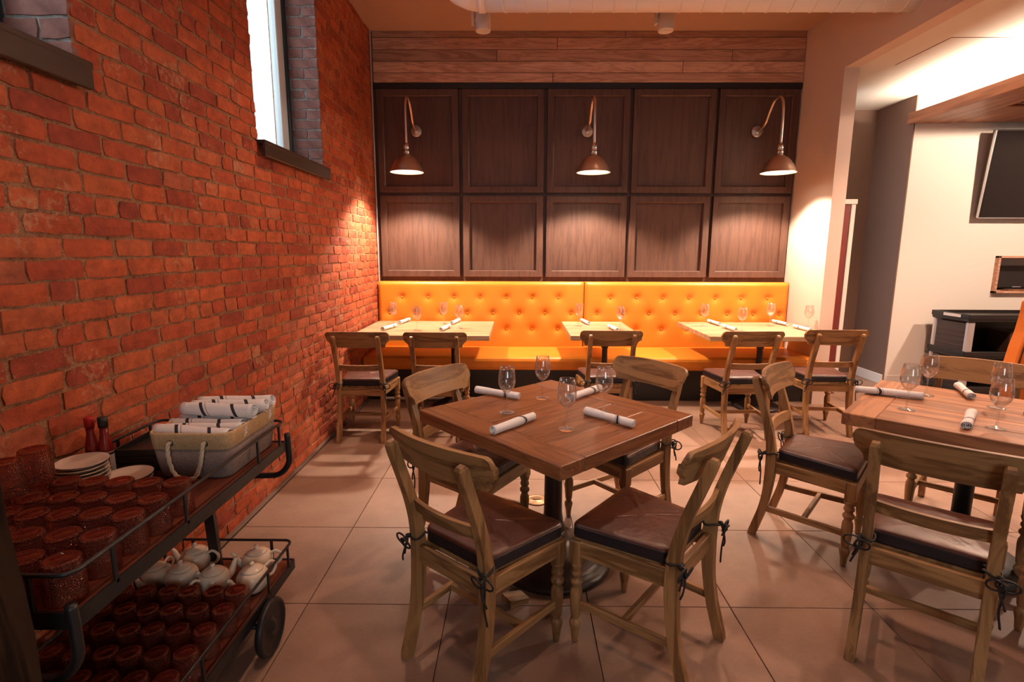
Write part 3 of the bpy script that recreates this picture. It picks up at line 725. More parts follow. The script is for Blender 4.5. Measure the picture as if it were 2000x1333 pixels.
# seat: rounded front edge, profile in y,z
prof = [(0.28, 0.345), (-0.375, 0.345), (-0.385, 0.355), (-0.39, 0.38), (-0.39, 0.435), (-0.382, 0.458), (-0.362, 0.470), (-0.33, 0.475), (-0.1, 0.472), (0.28, 0.465)]
m = MB()
for (xa, xb_) in ((bx0 - OX, bx1 - OX),):
    m.loft([[Vector((xx, y, z)) for (y, z) in prof] for xx in (xa, xa + 0.01, xb_ - 0.01, xb_)])
st = m.build('seat_cushion', M_orange, bq, fix=True)
for p_ in st.data.polygons: p_.use_smooth = False
MB().box((0, -0.02, 0.33), (bx1 - bx0, 0.70, 0.03)).build('seat_deck', M_blackplastic, bq)
MB().box((0, 0.05, 0.158), (bx1 - bx0, 0.58, 0.316)).build('plinth', M_blackplastic, bq)
# white pipe along the plinth near the bricks
pp = MB().tube([(-1.36, 5.20, 0.30), (-1.36, 5.20, 0.06), (-1.36, 5.20, 0.045), (-1.345, 5.20, 0.03), (-1.32, 5.20, 0.03), (-0.2, 5.20, 0.03)], 0.014, 10).build('floor_pipe', M_whitetrim)
tag(pp, 'thin white pipe along the plinth under the left end of the banquette', 'pipe')

# =================================================================== WALL LAMPS
def wall_lamp(x, label):
    e = empty('gooseneck_lamp', (x, 5.87, 2.75)); tag(e, label, 'wall lamp', 'gooseneck lamps on the panelling')
    Rx = Matrix.Rotation(PI / 2, 4, 'X')
    MB().lathe([(0.058, 0.0), (0.060, 0.006), (0.054, 0.014), (0.036, 0.018), (0.02, 0.022), (0.016, 0.034), (0.0, 0.034)], 28, mat=Rx).build('rosette', M_dull, e)
    arm = bez([(0, -0.02, 0), (0, -0.10, 0.005), (0, -0.20, 0.045), (0, -0.27, 0.13), (0, -0.35, 0.205), (0, -0.44, 0.222), (0, -0.515, 0.185), (0, -0.545, 0.10), (0, -0.55, 0.0), (0, -0.55, -0.235)], 6)
    MB().tube(arm, 0.013, 12).build('arm', M_nickel, e)
    sx = MB().lathe([(0.0, 0.005), (0.016, 0.0), (0.020, -0.012), (0.027, -0.016), (0.029, -0.055), (0.026, -0.058), (0.026, -0.062), (0.031, -0.065), (0.031, -0.108), (0.0, -0.108)], 24, c=(0, -0.55, -0.225), ends=False).build('socket', M_chrome, e)
    # dome shade: outer shell and white inner shell
    do = [(0.030, 0.0), (0.045, -0.004), (0.075, -0.022), (0.105, -0.052), (0.132, -0.092), (0.150, -0.130), (0.158, -0.152), (0.164, -0.158)]
    zt = -0.335
    MB().lathe(do + [(0.162, -0.162)], 48, c=(0, -0.55, zt), ends=False).build('shade', M_nickel, e)
    di = [(r_ - 0.004, z_ - 0.004) for r_, z_ in do[:-1]] + [(0.162, -0.162)]
    MB().lathe([(0.0, -0.004)] + di, 48, c=(0, -0.55, zt), ends=False).build('shade_lining', M_shade_in, e)
    MB().lathe([(0.0, -0.012), (0.030, -0.02), (0.055, -0.06), (0.062, -0.088), (0.055, -0.098), (0.0, -0.102)], 24, c=(0, -0.55, zt), ends=False).build('bulb', M_bulb, e)
    spot_light(e, (0, -0.55, zt - 0.115), 235, (1.0, 0.76, 0.58), 120, 0.4, 0.05)
    return e
wall_lamp(-1.071, 'nickel gooseneck wall lamp beside the brick wall')
wall_lamp(0.730, 'nickel gooseneck wall lamp in the middle of the panelling')
wall_lamp(2.505, 'nickel gooseneck wall lamp beside the cream wall')

# ceiling downlights above the dining floor (overhead, out of view)
def downlight(x, y, z, power, ang=95, label='', rot=(0, 0, 0), col=WARM, blend=0.7):
    e = empty('ceiling_downlight', (x, y, z)); tag(e, label, 'downlight', 'ceiling downlights')
    MB().lathe([(0.0, -0.004), (0.04, -0.004)], 20, ends=False).build('lens', M_bulb, e)
    MB().lathe([(0.04, 0.0), (0.042, -0.008), (0.065, -0.008), (0.068, 0.0)], 24, ends=False).build('ring', M_white, e)
    spot_light(e, (0, 0, -0.02), power, col, ang, blend, 0.06, rot)
downlight(-0.35, 3.35, CZ, 95, 100, 'ceiling downlight over the aisle beside the brick wall')
downlight(1.15, 3.75, CZ, 150, 100, 'ceiling downlight over the aisle by the middle table')
downlight(-0.3, 1.1, CZ, 55, 110, 'ceiling downlight above the viewer near the cart')
downlight(2.2, 2.6, CZ, 75, 100, 'ceiling downlight over the right hand table')
downlight(3.7, 3.9, HZ, 330, 130, 'unseen light added to brighten the bar near the opening')  # unseen bar light, added to warm and lift the room
downlight(5.3, 4.3, 2.845, 270, 179, 'unseen light added under the canopy to brighten the bar wall', col=(1.0, 0.74, 0.57), blend=0.05)  # added under the canopy, spread wide to brighten the wall top

# =================================================================== CHAIRS
def rect_ring(c, hx, hy, tilt):
    # rectangle across a leg running roughly along z; tilt tips the section about x
    ct, st_ = math.cos(tilt), math.sin(tilt)
    return [Vector((c[0] + sx * hx, c[1] + sy * hy * ct, c[2] + sy * hy * st_)) for sx, sy in ((-1, -1), (1, -1), (1, 1), (-1, 1))]
CT = 0.893
def make_chair():
    e = empty('dining_chair')
    # rear legs: sabre foot, continuous up into the back post
    path = [(-0.238, 0.0), (-0.222, 0.06), (-0.197, 0.15), (-0.180, 0.25), (-0.172, 0.36), (-0.173, 0.45), (-0.184, 0.54), (-0.209, 0.64), (-0.243, 0.74), (-0.273, 0.825), (-0.283, 0.862)]
    dense = bez([(0, y, z) for y, z in path], 3)
    for s in (-1, 1):
        secs = []
        for i, p in enumerate(dense):
            a = dense[max(0, i - 1)]; b = dense[min(len(dense) - 1, i + 1)]; t = (b - a).normalized()
            tilt = math.atan2(-t.y, t.z)
            k = p.z / 0.86
            hy = 0.020 + 0.006 * math.exp(-((p.z - 0.40) / 0.13) ** 2) - 0.003 * k
            hx = 0.0165
            if i == len(dense) - 1: hx, hy = 0.011, 0.010
            if i == len(dense) - 2: hx = 0.0155
            if i == 0: hy = 0.0175
            x = s * (0.176 - 0.006 * k)
            secs.append(rect_ring((x, p.y, p.z), hx, hy, tilt if i > 0 else 0))
        MB().loft(secs).build('rear_leg', M_oak_z, e, fix=True)
    # crest rail: bowed board with ogee ends, standing in front of the posts
    m = MB(); cols = []; nn = 34; half = 0.247
    US = [0, .03, .06, .09, .12, .15, .175, .195, .206, .2085, .212, .218, .224, .229, .233, .237, .240, .243, .2455, .247]
    US = [-q for q in US[:0:-1]] + US; nn = len(US) - 1
    for u in US:
        au = abs(u)
        vtop = CT - 0.006 * (u / half) ** 2
        if au > half - 0.028:
            w_ = (au - (half - 0.028)) / 0.028; vtop -= 0.034 * (1 - math.sqrt(max(0, 1 - w_ * w_)))
        if au < 0.207: vb = CT - 0.130
        elif au < 0.213: vb = CT - 0.130 + 0.030 * (au - 0.207) / 0.006
        elif au < 0.227: vb = CT - 0.100 + 0.012 * ((au - 0.213) / 0.014) ** 2
        else:
            w_ = (au - 0.227) / (half - 0.227)
            vb = CT - 0.088 + 0.052 * (1 - math.sqrt(max(0, 1 - w_ * w_)))
        vb = min(vb, vtop - 0.004)
        yb = -0.276 + 0.044 * (u / half) ** 2
        cols.append((u, yb, vb, vtop))
    vs = []; fs = []
    for (u, yb, vb, vt) in cols:
        lean = lambda v: (CT - v) * 0.33
        vs += [(u, yb + lean(vb), vb), (u, yb + lean(vb) + 0.020, vb), (u, yb + 0.020, vt), (u, yb, vt)]
    for i in range(nn):
        a = i * 4; b = a + 4
        for k in range(4):
            k2 = (k + 1) % 4; fs.append((a + k, a + k2, b + k2, b + k))
    fs.append((0, 1, 2, 3)); fs.append((nn * 4 + 3, nn * 4 + 2, nn * 4 + 1, nn * 4))
    m.add(vs, fs); m.build('crest_rail', M_oak_x, e, fix=True)
    # lower back rail
    m = MB(); secs = []
    for i in range(15):
        u = -0.163 + 0.326 * i / 14; yb = -0.206 - 0.022 * (1 - (u / 0.163) ** 2) + 0.006
        secs.append([Vector((u, yb + (0.010 if zz < 0.60 else 0), zz)) if k < 2 else Vector((u, yb + 0.018 + (0.010 if zz < 0.60 else 0), zz)) for k, zz in enumerate((0.575, 0.622, 0.622, 0.575))])
    m.loft(secs).build('back_rail', M_oak_x, e, fix=True)
    # seat frame
    MB().prism([(-0.150, -0.150), (0.150, -0.150), (0.208, 0.195), (-0.208, 0.195)], 0.425, 0.441).build('seat', M_oak_y, e)
    MB().box((0, -0.172, 0.400), (0.330, 0.020, 0.068), 0.002).build('apron', M_oak_x, e)
    MB().box((0, 0.206, 0.400), (0.372, 0.020, 0.062), 0.002).build('apron', M_oak_x, e)
    for s in (-1, 1):
        a0, a1 = Vector((s * 0.172, -0.160, 0)), Vector((s * 0.208, 0.195, 0)); dr_ = (a1 - a0); ang = math.atan2(dr_.y, dr_.x)
        M = Matrix.Translation(((a0.x + a1.x) / 2, (a0.y + a1.y) / 2, 0.400)) @ Matrix.Rotation(ang, 4, 'Z')
        MB().box((0, 0, 0), (dr_.length, 0.020, 0.062), 0.002, mat=M).build('apron', M_oak_y, e)
    # turned front legs
    prof = [(0.0, 0.0), (0.011, 0.0), (0.013, 0.008), (0.0165, 0.045), (0.022, 0.072), (0.0235, 0.084), (0.020, 0.094), (0.0155, 0.099), (0.0155, 0.106), (0.0185, 0.112), (0.022, 0.150), (0.0245, 0.200), (0.0235, 0.222), (0.0175, 0.238), (0.0165, 0.244), (0.024, 0.252), (0.0262, 0.260), (0.024, 0.268), (0.0175, 0.275), (0.0175, 0.282), (0.0235, 0.290), (0.0235, 0.300), (0.0185, 0.309), (0.024, 0.322), (0.0265, 0.332), (0.026, 0.336), (0.0, 0.336)]
    for s in (-1, 1):
        m = MB().lathe(prof, 16, c=(s * 0.200, 0.193, 0), ends=False)
        m.box((s * 0.200, 0.193, 0.383), (0.047, 0.047, 0.096), 0.004)
        m.build('front_leg', M_oak_z, e)
    # H stretcher
    for s in (-1, 1):
        a0, a1 = Vector((s * 0.177, -0.195, 0.165)), Vector((s * 0.199, 0.19, 0.165)); dr_ = a1 - a0; ang = math.atan2(dr_.y, dr_.x)
        M = Matrix.Translation((a0 + a1) / 2) @ Matrix.Rotation(ang, 4, 'Z')
        MB().box((0, 0, 0), (dr_.length, 0.018, 0.030), 0.002, mat=M).build('stretcher', M_oak_y, e)
    MB().box((0, 0.0, 0.165), (0.364, 0.020, 0.028), 0.002).build('stretcher', M_oak_x, e)
    # leather cushion: pillowy top and dark side band
    rc = random.Random(3)
    def outline(inset, nseg=6):
        P = [(-0.165, -0.150), (0.165, -0.150), (0.218, 0.212), (-0.218, 0.212)]; out = []
        cx, cy = 0, 0.03; rad = 0.035
        Q = [Vector((x, y, 0)) for x, y in P]
        for k in range(4):
            a, b, c = Q[k - 1], Q[k], Q[(k + 1) % 4]
            d1 = (a - b).normalized(); d2 = (c - b).normalized()
            p1 = b + d1 * rad; p2 = b + d2 * rad
            for i in range(nseg + 1):
                t = i / nseg; p = p1 * (1 - t) ** 2 + b * 2 * t * (1 - t) + p2 * t * t
                out.append(p)
            nxt = Q[(k + 1) % 4]; e1 = b + d2 * rad; e2 = nxt - d2 * rad
            for i in range(1, 6): out.append(e1.lerp(e2, i / 6))
        res = []
        for p in out:
            f = 1 - inset
            res.append(Vector((cx + (p.x - cx) * f, cy + (p.y - cy) * f, 0)))
        return res
    m = MB(); rings = []
    for ins, z in ((0.0, 0.486), (0.012, 0.4925), (0.04, 0.4965), (0.10, 0.499), (0.25, 0.502), (0.45, 0.5035), (0.7, 0.504), (0.92, 0.504)):
        rings.append([p + Vector((0, 0, z + (rc.uniform(-.0016, .0016) if ins > 0.05 else 0))) for p in outline(ins)])
    n_ = len(rings[0]); vs = [p for r_ in rings for p in r_]; fs = []
    for i in range(len(rings) - 1):
        for k in range(n_):
            k2 = (k + 1) % n_; fs.append((i * n_ + k, i * n_ + k2, (i + 1) * n_ + k2, (i + 1) * n_ + k))
    fs.append(tuple((len(rings) - 1) * n_ + k for k in range(n_)))
    m.add(vs, fs, True); cu = m.build('cushion', M_leather, e)
    m = MB(); secs = []
    for ins, z in ((0.03, 0.4415), (0.005, 0.444), (-0.002, 0.449), (0.004, 0.4535), (-0.003, 0.459), (0.004, 0.4645), (-0.003, 0.470), (0.004, 0.4755), (-0.004, 0.481), (0.0, 0.4862)):
        secs.append([p + Vector((0, 0, z)) for p in outline(ins)])
    m.loft(secs, True).build('side_band', M_leather_side, cu)
    # cord ties round the rear posts
    for s in (-1, 1):
        m = MB(); cx = s * 0.172
        loop = [(cx + 0.024 * math.cos(a) * 1.0, -0.176 + 0.030 * math.sin(a), 0.470 + 0.006 * math.sin(2 * a)) for a in [2 * PI * k / 14 for k in range(14)]]
        m.tube(loop, 0.0042, 6, closed=True)
        m.tube(bez([(s * 0.145, -0.135, 0.470), (s * 0.150, -0.15, 0.474), (cx, -0.150, 0.470)], 5), 0.0042, 6)
        k0 = Vector((cx + s * 0.020, -0.205, 0.470))
        for q, (ox, oy, oz) in enumerate(((0.030, -0.012, 0.004), (-0.022, -0.022, 0.002))):
            c0 = k0 + Vector((s * ox * 0.6, oy, oz - 0.012))
            lp = [k0] + [c0 + Vector((s * ox * math.cos(a), oy * 0.4 * math.sin(a), 0.022 * math.sin(a) - 0.006)) for a in [PI * 0.9 - 2 * PI * 0.95 * k / 10 for k in range(11)]] + [k0]
            m.tube(bez(lp, 2), 0.0036, 5)
        tl = 0.075 if s < 0 else 0.17
        m.tube(bez([k0, k0 + Vector((s * 0.014, -0.012, -0.03)), k0 + Vector((s * 0.006, -0.008, -tl * 0.6)), k0 + Vector((s * 0.016, -0.004, -tl))], 5), 0.0036, 5)
        m.tube(bez([k0, k0 + Vector((s * -0.002, -0.014, -0.035)), k0 + Vector((s * 0.012, -0.016, -0.075)), k0 + Vector((s * 0.02, -0.010, -0.10))], 5), 0.0036, 5)
        m.lathe([(0.0, -0.010), (0.008, -0.006), (0.009, 0.0), (0.008, 0.006), (0.0, 0.010)], 8, c=tuple(k0), ends=False)
        m.build('tie', M_cord, cu)
    return e
CHAIRS = [
    ((-0.118, 1.830), (0.638, 0.770), 'oak dining chair nearest the brick wall side of the centre table, seen from behind', 'chairs at the centre table'),
    ((0.508, 1.884), (-0.775, 0.632), 'oak dining chair angled toward the centre table in the foreground, right of its neighbour', 'chairs at the centre table'),
    ((-0.225, 2.565), (0.85, -0.53), 'oak dining chair on the far left side of the centre table facing the viewer', 'chairs at the centre table'),
    ((0.575, 2.80), (-0.78, -0.62), 'oak dining chair on the far right side of the centre table facing the viewer', 'chairs at the centre table'),
    ((1.57, 2.648), (0.757, -0.654), 'oak dining chair seen from its side between the two square tables', 'chairs at the right table'),
    ((1.539, 1.84), (0.65, 0.76), 'oak dining chair in the right foreground with its back to the viewer', 'chairs at the right table'),
    ((2.50, 2.84), (-0.68, -0.73), 'oak dining chair behind the right table in front of the bar wall', 'chairs at the right table'),
    ((2.30, 1.95), (-0.74, 0.67), 'oak dining chair cut off by the right edge of the photo', 'chairs at the right table'),
    ((-1.23, 4.235), (0.0, 1.0), 'oak dining chair tucked against the brick wall at the banquette table', 'chairs along the banquette'),
    ((-0.63, 4.235), (0.0, 1.0), 'second oak dining chair from the bricks at the left banquette table', 'chairs along the banquette'),
    ((0.746, 4.36), (0.0, 1.0), 'oak dining chair at the small middle banquette table', 'chairs along the banquette'),
    ((1.85, 4.355), (-0.04, 1.0), 'left one of the two oak dining chairs at the right banquette table', 'chairs along the banquette'),
    ((2.58, 4.45), (0.04, 1.0), 'right one of the two oak dining chairs at the right banquette table', 'chairs along the banquette'),
]
proto = make_chair()
for i, ((x, y), (dx, dy_), lab, grp) in enumerate(CHAIRS):
    o = proto if i == 0 else copy_tree(proto)
    o.location = (x, y, 0.0015); o.rotation_euler = (0, 0, math.atan2(dy_, dx) - PI / 2)
    tag(o, lab, 'chair', grp)

# =================================================================== TABLES
def square_table(name, cx, cy, ang, size, mat, basemat, label, iron):
    e = empty(name, (cx, cy, 0), ang); tag(e, label, 'table')
    h, th, zt = size / 2, 0.058, 0.76
    # two end boards across, planks between them
    eb = 0.135
    for s in (-1, 1):
        o = MB().box((0, 0, 0), (size, eb - 0.0015, th), 0.004).build('end_board', mat, e); o.location = (s * (h - eb / 2), 0, zt - th / 2); o.rotation_euler = (0, 0, PI / 2)
    n_ = 5; wd = size / n_
    for k in range(n_):
        o = MB().box((0, 0, 0), (size - 2 * eb - 0.001, wd - 0.0015, th), 0.003).build('board', mat, e); o.location = (0, -h + wd * (k + 0.5), zt - th / 2 - 0.0005)
    MB().box((0, 0, zt - th - 0.012), (0.42, 0.42, 0.022), 0.003).build('mounting_plate', M_castiron, e)
    if iron:
        MB().lathe([(0.0, 0.0), (0.038, 0.0), (0.038, 0.50), (0.040, 0.51), (0.0, 0.51)], 28, c=(0, 0, 0.165), ends=False).build('column', basemat, e)
    else:
        MB().lathe([(0.0, 0.0), (0.058, 0.0), (0.060, 0.02), (0.050, 0.05), (0.044, 0.10), (0.042, 0.35), (0.046, 0.42), (0.052, 0.45), (0.048, 0.475), (0.060, 0.50), (0.060, 0.51), (0.0, 0.51)], 28, c=(0, 0, 0.165), ends=False).build('column', basemat, e)
    MB().lathe([(0.0, 0.0), (0.275, 0.0), (0.283, 0.012), (0.280, 0.026), (0.262, 0.036), (0.250, 0.038), (0.244, 0.050), (0.225, 0.062), (0.170, 0.076), (0.150, 0.082), (0.142, 0.096), (0.105, 0.112), (0.080, 0.130), (0.068, 0.160), (0.060, 0.172), (0.0, 0.172)], 48, c=(0, 0, 0.004), ends=False).build('base', basemat, e)
    return e
TA = square_table('dining_table', 0.178, 2.392, math.atan2(0.60, 0.647), 0.905, M_table_dark, M_castiron, 'square dark walnut dining table in the centre set with four glasses', False)
TB = square_table('dining_table', 2.170, 2.435, math.atan2(0.655, 0.625) - PI / 2, 0.905, M_table_mid, M_iron, 'square oak dining table at the right edge set with glasses', True)
def bench_table(x0, x1, y0, y1, label, ncol):
    e = empty('banquette_table', ((x0 + x1) / 2, (y0 + y1) / 2, 0)); tag(e, label, 'table')
    zt, th = 0.76, 0.045; n_ = 5; wd = (y1 - y0) / n_
    for k in range(n_):
        o = MB().box((0, 0, 0), (x1 - x0, wd - 0.0015, th), 0.003).build('board', M_table_light, e); o.location = (0, y0 - (y0 + y1) / 2 + wd * (k + 0.5), zt - th / 2)
    for xx in ncol:
        MB().lathe([(0.0, 0.08), (0.034, 0.08), (0.030, 0.12), (0.027, 0.30), (0.027, 0.58), (0.034, 0.59), (0.036, 0.60), (0.027, 0.612), (0.027, 0.63), (0.033, 0.64), (0.030, 0.66), (0.026, 0.67), (0.026, 0.705), (0.0, 0.705)], 20, c=(xx, -0.12, 0), ends=False).build('column', M_castiron, e)
        MB().lathe([(0.0, 0.0), (0.215, 0.0), (0.222, 0.012), (0.205, 0.030), (0.165, 0.045), (0.11, 0.07), (0.06, 0.10), (0.040, 0.14), (0.0, 0.14)], 36, c=(xx, -0.12, 0.002), ends=False).build('base', M_castiron, e)
        MB().box((xx, -0.12, 0.703), (0.36, 0.36, 0.018), 0.003).build('mounting_plate', M_castiron, e)
    return e
bench_table(-1.49, -0.245, 4.655, 5.655, 'long pale oak table at the banquette beside the brick wall', (0.26,))
bench_table(0.480, 1.120, 4.68, 5.665, 'small pale oak table at the middle of the banquette', (0.05,))
bench_table(1.722, 2.930, 4.68, 5.665, 'long pale oak table at the right end of the banquette', (0.02,))

# =================================================================== GLASSES
def wine_mesh(H=0.225, rb_=0.040, scale=1.0):
    o = [(0.0, 0.0), (0.034, 0.0), (0.036, 0.0012), (0.034, 0.0028), (0.018, 0.0050), (0.008, 0.0085), (0.0046, 0.015), (0.0038, 0.04), (0.0038, 0.078), (0.0050, 0.088), (0.012, 0.097), (0.024, 0.108), (0.034, 0.123), (0.0395, 0.142), (0.0405, 0.158), (0.039, 0.176), (0.0355, 0.198), (0.0315, 0.220)]
    i = [(0.0305, 0.220), (0.0345, 0.198), (0.038, 0.176), (0.0393, 0.158), (0.0383, 0.142), (0.0328, 0.124), (0.023, 0.1100), (0.011, 0.1005), (0.0, 0.0985)]
    pr = [(r * scale, z * scale) for r, z in o + i]
    return MB().lathe(pr, 32, ends=False).mesh('wine_glass', M_glass)
gl_mesh = wine_mesh()
def wineglass(x, y, label, grp, s=1.0):
    o = bpy.data.objects.new('wine_glass', gl_mesh); C.objects.link(o); o.location = (x, y, 0.7612); o.scale = (s, s, s)
    return tag(o, label, 'wine glass', grp)
G = 'wine glasses on the centre table'
wineglass(-0.045, 2.377, 'clear wine glass between the napkins on the left corner of the centre table', G)
wineglass(0.131, 2.625, 'farthest clear wine glass on the centre table', G)
wineglass(0.210, 2.146, 'nearest clear wine glass on the centre table', G)
wineglass(0.403, 2.377, 'rightmost clear wine glass on the centre table', G)
G = 'wine glasses on the right table'
wineglass(1.865, 2.466, 'clear wine glass nearest the left corner of the right table', G)
wineglass(2.155, 2.727, 'clear wine glass near the far edge of the right table', G)
wineglass(2.051, 2.193, 'clear wine glass nearest the viewer on the right table', G)
wineglass(2.323, 2.500, 'clear wine glass behind another at the right edge of the photo', G)
G = 'wine glasses on the banquette tables'
for (x, y), l in zip(((-1.263, 5.38), (-0.948, 4.983), (-0.752, 5.412), (-0.562, 5.115), (0.624, 5.318), (0.993, 5.062), (1.896, 5.341), (2.138, 5.016), (2.589, 5.409), (2.875, 5.217)),
        ('wine glass nearest the brick wall on the left banquette table', 'second wine glass from the bricks on the left banquette table', 'third wine glass from the bricks on the left banquette table', 'rightmost wine glass on the left banquette table',
         'left wine glass on the small middle banquette table', 'right wine glass on the small middle banquette table',
         'leftmost wine glass on the right banquette table', 'second wine glass from the left on the right banquette table', 'third wine glass from the left on the right banquette table', 'wine glass in front of the cream wall on the right banquette table')):
    wineglass(x, y, l, G, 1.03)

# =================================================================== NAPKIN ROLLS
def napkin_mesh(L, mat, r=0.021, seed=0, tail=True):
    # a spiral of cloth, extruded along x, with slightly wavering radius
    rn = random.Random(seed); turns = 2.6; n_ = 52; nl = 14; th = 0.0022
    vs = []; fs = []
    ph = rn.uniform(0, 6)
    for i in range(nl + 1):
        x = -L / 2 + L * i / nl
        wob = 1 + 0.05 * math.sin(3.1 * x / L * 3 + ph) + 0.03 * math.sin(17 * x + ph * 2)
        for k in range(n_ + 1):
            t = k / n_; a = t * turns * 2 * PI + 0.6; rad = (0.0045 + (r - 0.0045) * t) * wob
            for q in (0, 1):
                rr = rad - q * th
                vs.append((x + (0.004 * math.sin(a + ph) if i in (0, nl) else 0), rr * math.cos(a) * 1.08, rr * math.sin(a) * 0.92))
    w_ = (n_ + 1) * 2
    for i in range(nl):
        for k in range(n_):
            a = i * w_ + k * 2; b = a + w_
            fs.append((a, a + 2, b + 2, b)); fs.append((a + 1, b + 1, b + 3, a + 3))
        a = i * w_; fs.append((a, a + w_, a + w_ + 1, a + 1)); a = i * w_ + n_ * 2; fs.append((a, a + 1, a + w_ + 1, a + w_))
    for i in (0, nl):
        for k in range(n_):
            a = i * w_ + k * 2; q = (a, a + 1, a + 3, a + 2); fs.append(q if i == 0 else q[::-1])
    m = MB(); m.add(vs, fs, True)
    return m.mesh('napkin_roll', mat)
NAPS = [napkin_mesh(0.265, M_napkin, seed=k) for k in range(3)]
NAPB = [napkin_mesh(0.27, M_napkin2, 0.0265, seed=10 + k) for k in range(3)]
cnt = [0]
def napkin(a, b, label, grp, z=0.7805, src=NAPS, roll=0.0, s=1.0, tilt=0.0):
    o = bpy.data.objects.new('napkin_roll', src[cnt[0] % len(src)]); cnt[0] += 1; C.objects.link(o)
    o.location = ((a[0] + b[0]) / 2, (a[1] + b[1]) / 2, z); o.rotation_euler = (roll, tilt, math.atan2(b[1] - a[1], b[0] - a[0])); o.scale = (s, s, s)
    return tag(o, label, 'napkin', grp)
G = 'napkin rolls on the centre table'
napkin((-0.222, 2.732), (0.021, 2.593), 'rolled white striped napkin at the far left of the centre table', G)
napkin((-0.110, 2.057), (0.085, 2.285), 'rolled white striped napkin at the near left edge of the centre table', G)
napkin((0.263, 2.574), (0.449, 2.783), 'rolled white striped napkin behind the glasses on the centre table', G)
napkin((0.300, 2.377), (0.518, 2.146), 'rolled white striped napkin at the right edge of the centre table', G)
G = 'napkin rolls on the right table'
napkin((2.072, 2.638), (1.817, 2.770), 'long white napkin roll at the far left edge of the right table', G, s=1.1)
napkin((2.440, 2.870), (2.320, 2.640), 'white napkin roll lying end on at the far side of the right table', G)
napkin((2.095, 2.370), (1.895, 2.160), 'white napkin roll pointing at the viewer on the right table', G)
napkin((2.36, 2.40), (2.54, 2.20), 'white napkin roll cut off at the right edge of the photo', G)
G = 'napkin rolls on the banquette tables'
for (x, y, a_), l in zip(((-1.235, 5.06, 75), (-1.185, 5.52, 80), (-0.690, 5.04, 80), (-0.645, 5.50, 80), (0.712, 5.52, 98), (0.922, 5.06, 98), (2.05, 5.50, 94), (2.055, 5.10, 94), (2.735, 5.50, 94), (2.755, 5.10, 94)),
        ('front napkin roll on the left banquette table nearest the bricks', 'back napkin roll on the left banquette table nearest the bricks', 'front right napkin roll on the left banquette table', 'back right napkin roll on the left banquette table',
         'left napkin roll on the small middle banquette table', 'right napkin roll on the small middle banquette table',
         'back left napkin roll on the right banquette table', 'front left napkin roll on the right banquette table', 'back right napkin roll on the right banquette table', 'front right napkin roll on the right banquette table')):
    d_ = Vector((math.cos(R(a_)), math.sin(R(a_)))) * 0.1
    napkin((x - d_.x, y - d_.y), (x + d_.x, y + d_.y), l, G)

# =================================================================== SERVICE CART
CX0, CX1, CY0, CY1 = -1.465, -0.95, 1.02, 2.07
ZU, ZL = 0.728, 0.20
ct = empty('service_cart', ((CX0 + CX1) / 2, (CY0 + CY1) / 2, 0)); tag(ct, 'black iron two tier bar cart with wooden shelves beside the brick wall', 'cart')
o_ = Vector(((CX0 + CX1) / 2, (CY0 + CY1) / 2, 0))
def L_(x, y, z): return (x - o_.x, y - o_.y, z)
hw, hl = (CX1 - CX0) / 2, (CY1 - CY0) / 2
for (z, nm) in ((ZU, 'top_shelf'), (ZL, 'bottom_shelf')):
    for k in range(4):
        wd = 2 * hw / 4
        MB().box((-hw + wd * (k + 0.5), 0, z - 0.014), (wd - 0.002, 2 * hl - 0.012, 0.027), 0.002).build('shelf_board', M_cart_wood, ct)
    fr = MB()
    fr.box((hw, 0, z - 0.018), (0.008, 2 * hl, 0.040)); fr.box((-hw, 0, z - 0.018), (0.008, 2 * hl, 0.040))
    fr.box((0, hl, z - 0.018), (2 * hw, 0.008, 0.040)); fr.box((0, -hl, z - 0.018), (2 * hw, 0.008, 0.040))
    fr.build(nm + '_edge', M_iron, ct)
    zr = z + 0.088; rr = 0.03; rail = []
    for (sx, sy, a0) in ((1, 1, 0), (-1, 1, 90), (-1, -1, 180), (1, -1, 270)):
        for q in range(0, 91, 18):
            a = R(a0 + q); rail.append((sx * (hw - rr) + rr * math.cos(a), sy * (hl - rr) + rr * math.sin(a), zr))
    MB().tube(rail, 0.0055, 8, closed=True).build('guard_rail', M_iron, ct)
    for sx in (-1, 1):
        for yy in (-hl + 0.12, -0.13, 0.30, hl - 0.05):
            MB().box((sx * hw, yy, z + 0.04), (0.008, 0.012, 0.098), 0.002).build('rail_post', M_iron, ct)
    for sy in (-1, 1):
        for xx in (-hw + 0.09, hw - 0.09): MB().box((xx, sy * hl, z + 0.04), (0.012, 0.008, 0.098), 0.002).build('rail_post', M_iron, ct)
# U shaped handles hanging under both ends of the top shelf
for sy in (-1, 1):
    yy = sy * (hl + 0.012)
    pts = bez([(hw + 0.004, yy, ZU + 0.03), (hw + 0.006, yy, ZU - 0.04), (hw + 0.002, yy, ZU - 0.10), (hw - 0.035, yy, ZU - 0.145), (hw - 0.10, yy, ZU - 0.155), (0, yy, ZU - 0.155), (-hw + 0.10, yy, ZU - 0.155), (-hw + 0.035, yy, ZU - 0.145), (-hw, yy, ZU - 0.10), (-hw, yy, ZU + 0.03)], 6)
    MB().tube(pts, 0.012, 10).build('handle', M_iron, ct)
    # leaning flat leg between the shelves
    a_, b_ = Vector((-0.035, sy * (hl - 0.06), ZL - 0.02)), Vector((-0.035, sy * (hl - 0.10), ZU - 0.03))
    secs = [[Vector((p.x + qx * 0.020, p.y + qy * 0.010, p.z)) for qx, qy in ((-1, -1), (1, -1), (1, 1), (-1, 1))] for p in (a_, b_)]
    MB().loft(secs).build('leg', M_iron, ct, fix=True)
